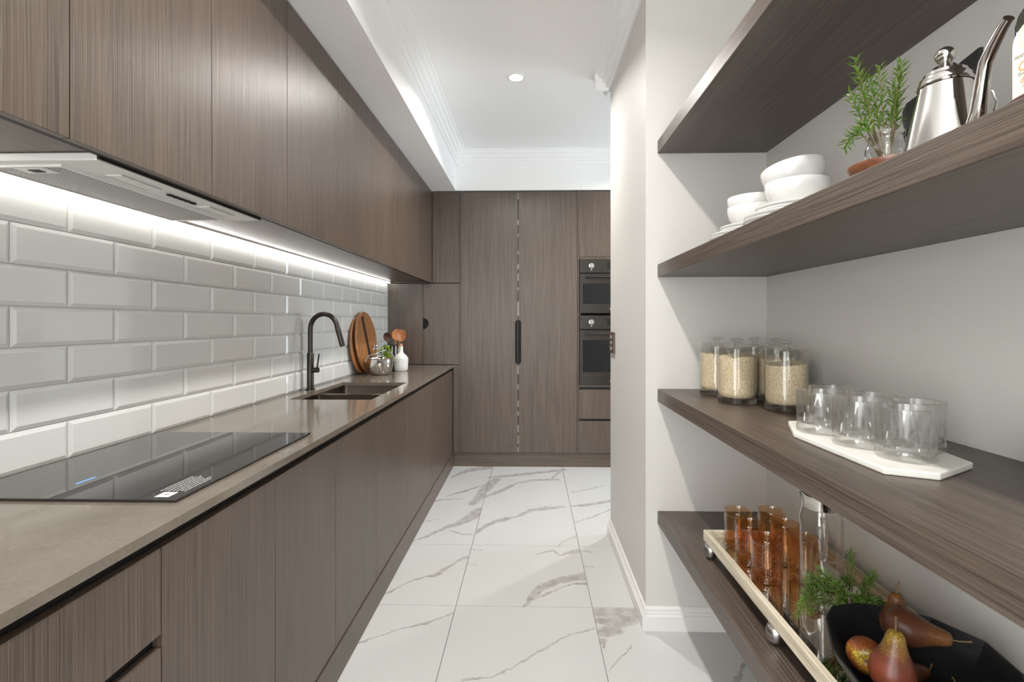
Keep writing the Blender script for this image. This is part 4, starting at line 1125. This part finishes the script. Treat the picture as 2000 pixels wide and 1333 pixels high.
# label on the face towards the aisle: u runs towards the camera, v upwards
LFX = -0.0393
def lab_prism(name, pts, mat, parent, t0, t1):
    bm = bmesh.new()
    add_prism(bm, [(-u, v) for u, v in pts], 0, LFX - t1, LFX - t0)
    return finish(name, bm, mat, parent, world=False)
arch = [(-0.0385, 0.001), (0.0385, 0.001), (0.0385, 0.060)] + [(0.0385 * math.cos(PI * k / 16), 0.060 + 0.024 * math.sin(PI * k / 16)) for k in range(1, 16)] + [(-0.0385, 0.060)]
lb = lab_prism('paper_label', arch, 'label', ob, 0.0, 0.0004)
def disc(cu, cv, r, n=28): return [(cu + r * math.cos(2 * PI * k / n), cv + r * math.sin(2 * PI * k / n)) for k in range(n)]
lab_prism('emblem_ring', disc(-0.012, 0.064, 0.0195), 'label_peach', lb, 0.0004, 0.0005)
lab_prism('emblem_field', disc(-0.012, 0.064, 0.0165), 'label', lb, 0.0005, 0.0006)
fl_ = []
for k in range(40):
    a = 2 * PI * k / 40; r = 0.0095 + 0.003 * math.cos(a * 8)
    fl_.append((-0.012 + r * math.cos(a), 0.064 + r * math.sin(a)))
lab_prism('emblem_flower', fl_, 'label_orange', lb, 0.0006, 0.0007)
lab_prism('emblem_heart', disc(-0.012, 0.064, 0.004), 'label', lb, 0.0007, 0.0008)
def lab_text(txt, u, v, size, mat):
    cu = bpy.data.curves.new('lettering', 'FONT'); cu.body = txt; cu.size = size; cu.extrude = 0.00005; cu.shear = 0.1
    tmp = bpy.data.objects.new('lettering', cu); COL.objects.link(tmp)
    dg = bpy.context.evaluated_depsgraph_get(); dg.update()
    me = bpy.data.meshes.new_from_object(tmp.evaluated_get(dg))
    bpy.data.objects.remove(tmp); bpy.data.curves.remove(cu)
    me.materials.clear()
    me.transform(Matrix(((0, 0, -1, LFX - 0.00055), (-1, 0, 0, -u), (0, 1, 0, v), (0, 0, 0, 1))))
    link('lettering', me, mat, lb)
lab_text('FRANTOIO', -0.0365, 0.0435, 0.0052, 'label_ink')
lab_text('OLIO', -0.0325, 0.0285, 0.0150, 'label_orange')
lab_text('Extra Vergine', -0.0320, 0.0240, 0.0055, 'label_ink')
lab_text("d'OLIVA", -0.0300, 0.0155, 0.0095, 'label_orange')
lab_text('100%', -0.0275, 0.0100, 0.0045, 'label_ink')

# ================================================================== mirrored tray on the lowest shelf
S4 = SH[3] + 0.0003
tx0, tx1, ty0, ty1 = 0.566, 0.905, 0.735, 1.668
tr = thing('mirrored_tray', ((tx0 + tx1) / 2, (ty0 + ty1) / 2, S4), 'long whitewashed timber tray with mirrored base and silver ball feet', 'tray')
FW = 0.015
for nm, b_ in (('long_rail', (tx0, tx0 + FW, ty0, ty1, 0.527, 0.560)), ('long_rail', (tx1 - FW, tx1, ty0, ty1, 0.527, 0.560)), ('end_rail', (tx0 + FW, tx1 - FW, ty0, ty0 + FW, 0.527, 0.560)), ('end_rail', (tx0 + FW, tx1 - FW, ty1 - FW, ty1, 0.527, 0.560))):
    box(nm, *b_, 'frame_bone', tr, 0.0015)
box('mirror_base', tx0 + FW, tx1 - FW, ty0 + FW, ty1 - FW, 0.529, 0.5385, 'mirror', tr)
bm = bmesh.new()
add_lathe(bm, [(0, 0), (0.010, 0.0), (0.018, 0.006), (0.0225, 0.017), (0.0225, 0.030), (0.018, 0.042), (0.009, 0.0475), (0, 0.0485)], 32)
for f in bm.faces: f.smooth = True
bmesh.ops.recalc_face_normals(bm, faces=bm.faces)
foot_me = bpy.data.meshes.new('ball_foot'); bm.to_mesh(foot_me); bm.free(); foot_me.materials.append(M['brushed'])
for fy_ in (1.645, 1.212, 0.765):
    for fx_ in (tx0 + 0.016, tx1 - 0.016):
        o = link('ball_foot', foot_me, None, tr)
        o.location = Vector((fx_, fy_, S4)) - origin(tr)

TZ = 0.5388
def amber_bm():
    bm = bmesh.new()
    prof = [(0, 0.004), (0.028, 0.003), (0.034, 0.0), (0.0375, 0.002), (0.0390, 0.007), (0.0380, 0.012)]
    nz = 30
    for k in range(nz + 1):
        z = 0.014 + (0.100 - 0.014) * k / nz
        prof.append((0.0390 + (0.0008 if k % 2 else -0.0002), z))
    prof += [(0.0395, 0.104), (0.0400, 0.116), (0.0393, 0.118), (0.0382, 0.116), (0.0375, 0.10), (0.0368, 0.016), (0.033, 0.011), (0, 0.010)]
    def rm(a, z, r):
        if 0.013 < z < 0.101 and r > 0.0385:
            return 1 + 0.012 * math.sin(a * 30 + (PI / 2 if int(z * 500) % 2 else 0))
        return 1.0
    add_lathe(bm, prof, 120, rm)
    return bm
a0 = finish('amber_glass', amber_bm(), 'amber', None, smooth=True, sharp=60)
for k, ((x, y), lab) in enumerate([((0.6455, 1.585), 'textured amber glass at the far left corner of the tray'), ((0.6395, 1.487), 'middle textured amber glass of the front row on the tray'), ((0.642, 1.387), 'nearest textured amber glass of the front row on the tray'),
                                   ((0.749, 1.587), 'textured amber glass at the far end of the back row'), ((0.741, 1.489), 'middle textured amber glass of the back row'), ((0.745, 1.390), 'textured amber glass of the back row, seen behind the glass jug')]):
    o = a0 if k == 0 else copy_tree(a0, None)
    o.location = (x, y, TZ); o.rotation_euler = (0, 0, 0.4 * k)
    tag(o, lab, 'glass', 'amber glasses on the mirrored tray')

jx, jy = 0.716, 1.262
jg = thing('glass_jug', (jx, jy, TZ), 'tall clear glass jug with steel lid on the mirrored tray', 'jug')
lathe('body', [(0, 0.006), (0.03, 0.004), (0.040, 0.0), (0.0465, 0.003), (0.0485, 0.010), (0.0490, 0.05), (0.0490, 0.205), (0.0480, 0.222), (0.0430, 0.240), (0.0420, 0.250), (0.0450, 0.268), (0.0465, 0.274), (0.0445, 0.274), (0.0405, 0.250), (0.0415, 0.239), (0.0462, 0.221), (0.0472, 0.205), (0.0472, 0.05), (0.0465, 0.014), (0.040, 0.010), (0, 0.010)], 'jug_glass', jg, 64)
lathe('lid', [(0, 0.244), (0.0385, 0.244), (0.0395, 0.247), (0.0395, 0.268), (0.0425, 0.2745), (0.0425, 0.279), (0.036, 0.2805), (0, 0.2805)], 'steel', jg, 48)
hd = Vector((-0.42, -0.907, 0))
def hp(o_, z): return (jx + hd.x * o_, jy + hd.y * o_, TZ + z)
tube('handle', [hp(0.0475, 0.232), hp(0.062, 0.236), hp(0.076, 0.230), hp(0.083, 0.212), hp(0.083, 0.175), hp(0.078, 0.155), hp(0.064, 0.144), hp(0.049, 0.145)], [0.006, 0.0065, 0.0068, 0.0068, 0.0068, 0.0068, 0.0068, 0.006], 'jar_base', jg, 16)

# rosemary in a low glass pot behind the bowl
hp2 = lathe('herb_pot', [(0, 0.0), (0.024, 0.0), (0.027, 0.004), (0.028, 0.05), (0.029, 0.062), (0.027, 0.063), (0.0255, 0.05), (0.024, 0.006), (0, 0.005)], 'clear', None, 40)
hp2.location = (0.735, 1.168, TZ)
tag(hp2, 'small clear glass pot with rosemary between jug and black bowl', 'pot')
rb2 = thing('rosemary_bunch', (0.735, 1.168, TZ + 0.0055), 'rosemary sprigs spilling over the rim of the black bowl', 'rosemary')
R1 = (0.735, 1.168, TZ + 0.010)
for q in range(24):
    a_ = q * 2.4
    el = rs.uniform(-0.1, 1.0)
    rad = 0.11 if math.cos(a_) < -0.3 else 0.07
    tip = (0.715 + rad * math.cos(a_) * (1.05 - 0.45 * el), 1.15 + 0.045 * math.sin(a_), 0.600 + 0.095 * el + 0.012 * rs.random())
    sprig_n, bend = 48, (0.0, 0.0, 0.075 - 0.05 * el)
    n = sprig_n
    if q % 8 == 0: tip, bend = (0.590 + 0.012 * (q // 8), 1.13 + 0.012 * (q // 8), 0.592 + 0.012 * (q // 8)), (-0.03, 0, 0.10)
    sprig(rb2, R1, tip, bend, n, rs, nl=0.020, root_skip=0.42)

# black bowl with pears
brim = [(0.602, 1.045), (0.640, 1.088), (0.700, 1.105), (0.762, 1.092), (0.822, 1.057), (0.862, 0.975), (0.846, 0.885), (0.795, 0.805), (0.705, 0.765), (0.610, 0.772), (0.553, 0.845), (0.560, 0.950)]
brim = [(x, y, 0.632 + 0.004 * math.sin(7 * x + 9 * y)) for x, y in brim]
bc = (0.705, 0.935)
fb = ring_shell('fruit_bowl', [scale_ring(brim, bc, 0.52, TZ), scale_ring(brim, bc, 0.56, TZ + 0.004), scale_ring(brim, bc, 0.80, TZ + 0.040), scale_ring(brim, bc, 0.93, TZ + 0.072), brim], [[(bc[0] + (x - bc[0]) * 0.975, bc[1] + (y - bc[1]) * 0.975, z) for x, y, z in brim], scale_ring(brim, bc, 0.90, TZ + 0.072), scale_ring(brim, bc, 0.77, TZ + 0.043), scale_ring(brim, bc, 0.50, TZ + 0.008)], 'black_ceramic')
tag(fb, 'black faceted ceramic bowl full of pears on the mirrored tray', 'bowl')

def pear(loc, rot, mat, s, label, stem_bend=0.006):
    t = thing('pear', loc, label, 'pear', 'pears in the black bowl')
    t.rotation_euler = Vector(rot).to_track_quat('Z', 'Y').to_euler()
    bm = bmesh.new()
    prof = [(0, 0.004), (0.006, 0.002), (0.014, 0.0), (0.024, 0.006), (0.032, 0.018), (0.035, 0.032), (0.033, 0.046), (0.027, 0.060), (0.0205, 0.074), (0.0165, 0.086), (0.0145, 0.096), (0.0105, 0.104), (0.004, 0.107), (0, 0.1065)]
    add_lathe(bm, [(r * s, z * s) for r, z in prof], 40, lambda a, z, r: 1 + 0.03 * math.sin(a + z * 30) + 0.015 * math.sin(3 * a))
    o = finish('flesh', bm, mat, t, world=False, smooth=True, sharp=80)
    tube('stem', [(0, 0, 0.105 * s), (0.001, 0, 0.115 * s), (stem_bend, 0.002, 0.128 * s), (stem_bend * 1.6, 0.003, 0.134 * s)], [0.0014, 0.0013, 0.0015, 0.0021], 'stem', t, 8, world=False)
    tube('calyx', [(0, 0, 0.0045 * s), (0, 0, 0.001 * s)], [0.004, 0.0025], 'stem', t, 8, world=False)
pear((0.620, 0.884, 0.604), (0.06, -0.03, 1), 'pear_red', 1.0, 'large upright red and gold pear at the front of the black bowl', -0.006)
pear((0.618, 0.945, 0.614), (0.55, 0.82, -0.18), 'pear_gold_end', 0.92, 'pear lying with its yellow blossom end facing out, left in the bowl')
pear((0.694, 1.010, 0.650), (0.82, -0.56, 0.02), 'pear_russet', 0.98, 'brown russet pear lying sideways across the others', 0.004)
pear((0.752, 1.052, 0.592), (-0.10, -0.10, 1), 'pear_russet', 0.92, 'upright brown russet pear at the back of the bowl', 0.003)
pear((0.672, 0.850, 0.588), (0.78, 0.60, 0.02), 'pear_russet', 0.95, 'dark russet pear lying low at the near right of the bowl')
pear((0.660, 0.945, 0.584), (0.92, 0.25, -0.02), 'pear_russet', 0.85, 'shadowed russet pear at the bottom of the bowl, under the others')

# ================================================================== things at the far end of the worktop
CZ = CT + 0.0003
def round_board(name, cx, cy, R, th, lean, label, stripe):
    """disc standing on edge, facing +x, leaning back on the tiles"""
    t = thing(name, (cx, cy, CZ), label, 'board')
    t.rotation_euler = (0, -lean, 0)
    bm = bmesh.new()
    add_lathe(bm, [(0, -th / 2), (R - 0.006, -th / 2), (R, -th / 2 + 0.006), (R, th / 2 - 0.006), (R - 0.004, th / 2 - 0.001), (R - 0.012, th / 2), (R - 0.020, th / 2 - 0.003), (0, th / 2 - 0.003)], 72)
    bmesh.ops.transform(bm, matrix=Matrix.Translation((0, 0, R)) @ Matrix.Rotation(PI / 2, 4, 'Y'), verts=bm.verts)
    finish('disc', bm, 'board_wood', t, world=False, smooth=True, sharp=50)
    if stripe:
        bm = bmesh.new()
        add_box(bm, th / 2 - 0.0045, th / 2 - 0.0015, -0.022, 0.022, -R * 0.88, R * 0.88)
        bmesh.ops.transform(bm, matrix=Matrix.Translation((0, 0.0, R)) @ Matrix.Rotation(0.30, 4, 'X'), verts=bm.verts)
        finish('dark_stripe', bm, 'inlay', t, world=False, label='dark wooden stripe')
    return t
round_board('round_serving_board', -1.1675, 3.61, 0.222, 0.020, 0.10, 'large round wooden board with a dark stripe leaning in front', True)
round_board('plain_round_board', -1.1955, 3.555, 0.205, 0.016, 0.085, 'plain round wooden board tucked behind the striped board', False)

px_, py_ = -1.055, 3.50
pt = thing('steel_pot', (px_, py_, CZ), 'shiny rounded steel pot with a raised handle in front of the boards', 'pot')
lathe('bowl', [(0, 0), (0.055, 0), (0.066, 0.006), (0.082, 0.035), (0.088, 0.07), (0.089, 0.108), (0.095, 0.112), (0.096, 0.115), (0.092, 0.115), (0.0865, 0.108), (0.0855, 0.07), (0.079, 0.036), (0.062, 0.009), (0, 0.004)], 'steel', pt, 64)
hpts = [(px_ + 0.072 * math.cos(a), py_ - 0.0885, CZ + 0.095 + 0.055 * math.sin(a)) for a in [PI * k / 12 for k in range(13)]]
tube('front_handle', [(x, y - 0.004 * math.sin(PI * k / 12), z) for k, (x, y, z) in enumerate(hpts)], 0.0035, 'steel', pt, 10)
tube('back_handle', [(x, 2 * py_ - y, z + 0.012) for x, y, z in hpts], 0.0035, 'steel', pt, 10)

bx_, by_ = -0.980, 3.775
wb = thing('white_bottle', (bx_, by_, CZ), 'white hobnail ceramic bottle with a cork beside the steel pot', 'bottle')
lathe('body', [(0, 0), (0.042, 0), (0.046, 0.004), (0.050, 0.04), (0.0515, 0.085), (0.050, 0.100), (0.042, 0.115), (0.026, 0.128), (0.0175, 0.138), (0.0155, 0.150), (0.0150, 0.178), (0.0165, 0.182), (0.0150, 0.184), (0.0115, 0.183), (0.0115, 0.15), (0, 0.145)], 'ceramic', wb, 56)
bm = bmesh.new()
for r_ in range(7):
    z = 0.012 + 0.0135 * r_
    rad = 0.0465 + 0.005 * min(1, z / 0.08)
    for k in range(24):
        a = 2 * PI * (k + 0.5 * (r_ % 2)) / 24
        bmesh.ops.create_icosphere(bm, subdivisions=1, radius=0.0048, matrix=Matrix.Translation((rad * math.cos(a), rad * math.sin(a), z)))
hb = finish('hobnails', bm, 'ceramic', wb, world=False, smooth=True); hb['kind'] = 'stuff'
lathe('cork', [(0, 0.1835), (0.0112, 0.1835), (0.0118, 0.196), (0.009, 0.203), (0, 0.204)], 'cork', wb, 24)

ux_, uy_ = -1.085, 3.90
ck = thing('utensil_crock', (ux_, uy_, CZ), 'black utensil crock with pale vertical lines behind the steel pot', 'crock')
lathe('pot', [(0, 0), (0.056, 0), (0.060, 0.004), (0.060, 0.188), (0.058, 0.190), (0.056, 0.188), (0.056, 0.006), (0, 0.006)], 'crock_black', ck, 48)
for k in range(14):
    a = 2 * PI * k / 14 + 0.1
    bm = bmesh.new(); add_box(bm, 0.0602, 0.0615, -0.0022, 0.0022, 0.012, 0.180)
    bmesh.ops.rotate(bm, verts=bm.verts, cent=(0, 0, 0), matrix=Matrix.Rotation(a, 3, 'Z'))
    finish('pale_line', bm, 'ceramic', ck, world=False)
def spoon(base, head, r, tilt, mat, label):
    t = thing('wooden_spoon', base, label, 'spoon', 'wooden spoons in the crock')
    b_, h_ = Vector(base), Vector(head)
    ax = (h_ - b_).normalized()
    tube('handle', [b_, b_.lerp(h_, 0.5), h_ - ax * r * 0.8], [0.0055, 0.0048, 0.0045], mat, t, 10)
    bm = bmesh.new()
    add_lathe(bm, [(0, -0.008), (r * 0.6, -0.006), (r * 0.93, 0.0), (r, 0.004), (r * 0.92, 0.004), (r * 0.55, -0.002), (0, -0.004)], 32)
    bmesh.ops.scale(bm, vec=(1, 1.25, 1), verts=bm.verts)
    rot = Euler((PI / 2, 0, 0)).to_matrix()
    rot = Euler(tilt).to_matrix() @ rot
    bmesh.ops.transform(bm, matrix=Matrix.Translation(h_) @ rot.to_4x4(), verts=bm.verts)
    finish('head', bm, mat, t, smooth=True)
spoon((-1.095, 3.895, CZ + 0.008), (-1.108, 3.862, 1.128), 0.030, (0.1, -0.35, 0.3), 'dark_wood', 'dark brown wooden spoon on the left in the crock')
spoon((-1.075, 3.915, CZ + 0.008), (-1.000, 3.860, 1.140), 0.038, (0.0, 0.25, 0.0), 'spoon_wood', 'round orange wooden spoon facing out, on the right in the crock')
spoon((-1.09, 3.925, CZ + 0.008), (-1.060, 3.945, 1.145), 0.036, (0.0, 0.15, 0.3), 'spoon_wood', 'orange wooden spoon behind the round facing spoon')

# leafy green plant in a small black pot
gx, gy = -1.005, 3.905
gp = thing('leafy_plant', (gx, gy, CZ), 'bright green leafy herb in a small black pot by the white bottle', 'plant')
gp.location = (-1.062, 3.728, CZ); ORIG[gp.name] = Vector(gp.location)
lathe('plant_pot', [(0, 0), (0.030, 0), (0.034, 0.06), (0.032, 0.06), (0.029, 0.05), (0, 0.05)], 'crock_black', gp, 32)
bm = bmesh.new()
LN = 0.052
prof = [(0, 0.002), (0.2, 0.013), (0.5, 0.019), (0.8, 0.012), (1.0, 0.001)]
rows = []
for t_, wd in prof:
    z = -0.012 * t_ * t_
    rows.append([bm.verts.new((t_ * LN, s_ * wd, z + abs(s_) * 0.004 + dz)) for dz in (0, -0.0008) for s_ in (-1, 0, 1)])
for A, B in zip(rows[:-1], rows[1:]):
    for k in (0, 1):
        bm.faces.new((A[k], A[k + 1], B[k + 1], B[k])); bm.faces.new((A[3 + k + 1], A[3 + k], B[3 + k], B[3 + k + 1]))
    bm.faces.new((A[0], B[0], B[3], A[3])); bm.faces.new((A[2], A[5], B[5], B[2]))
bmesh.ops.recalc_face_normals(bm, faces=bm.faces)
for f in bm.faces: f.smooth = True
leaf_me = bpy.data.meshes.new('leaf'); bm.to_mesh(leaf_me); bm.free(); leaf_me.materials.append(M['leaf'])
rl = random.Random(8)
for k in range(22):
    an = rl.uniform(0, 2 * PI); zz = rl.uniform(0.075, 0.185); rr_ = rl.uniform(0.0, 0.02)
    o = link('leaf', leaf_me, None, gp)
    o.location = (-0.012 + rr_ * math.cos(an), -0.02 + rr_ * math.sin(an), zz)
    o.rotation_euler = (rl.uniform(-0.5, 0.5), rl.uniform(-0.5, 0.9), an)
for k in range(4):
    tube('stalk', [(0.006 * k - 0.01, 0, 0.045), (-0.010 + 0.008 * (k - 1.5), -0.015, 0.12), (-0.012 + 0.012 * (k - 1.5), -0.02, 0.175)], 0.0018, 'leaf', gp, 6, world=False)

# two glass cruets behind the pot
for k, (cx_, cy_, lab) in enumerate([(-1.135, 3.605, 'small clear glass cruet behind the steel pot, against the board'), (-1.130, 3.655, 'small clear glass cruet behind the steel pot, next to the crock')]):
    t = thing('glass_cruet', (cx_, cy_, CZ), lab, 'cruet', 'glass cruets behind the pot')
    lathe('glass_body', [(0, 0), (0.018, 0), (0.020, 0.003), (0.020, 0.14), (0.012, 0.158), (0.010, 0.168), (0.012, 0.172), (0.0, 0.172)], 'clear', t, 28)
    lathe('stopper', [(0, 0.1725), (0.008, 0.1725), (0.007, 0.18), (0.012, 0.190), (0.008, 0.200), (0, 0.202)], 'steel', t, 24)
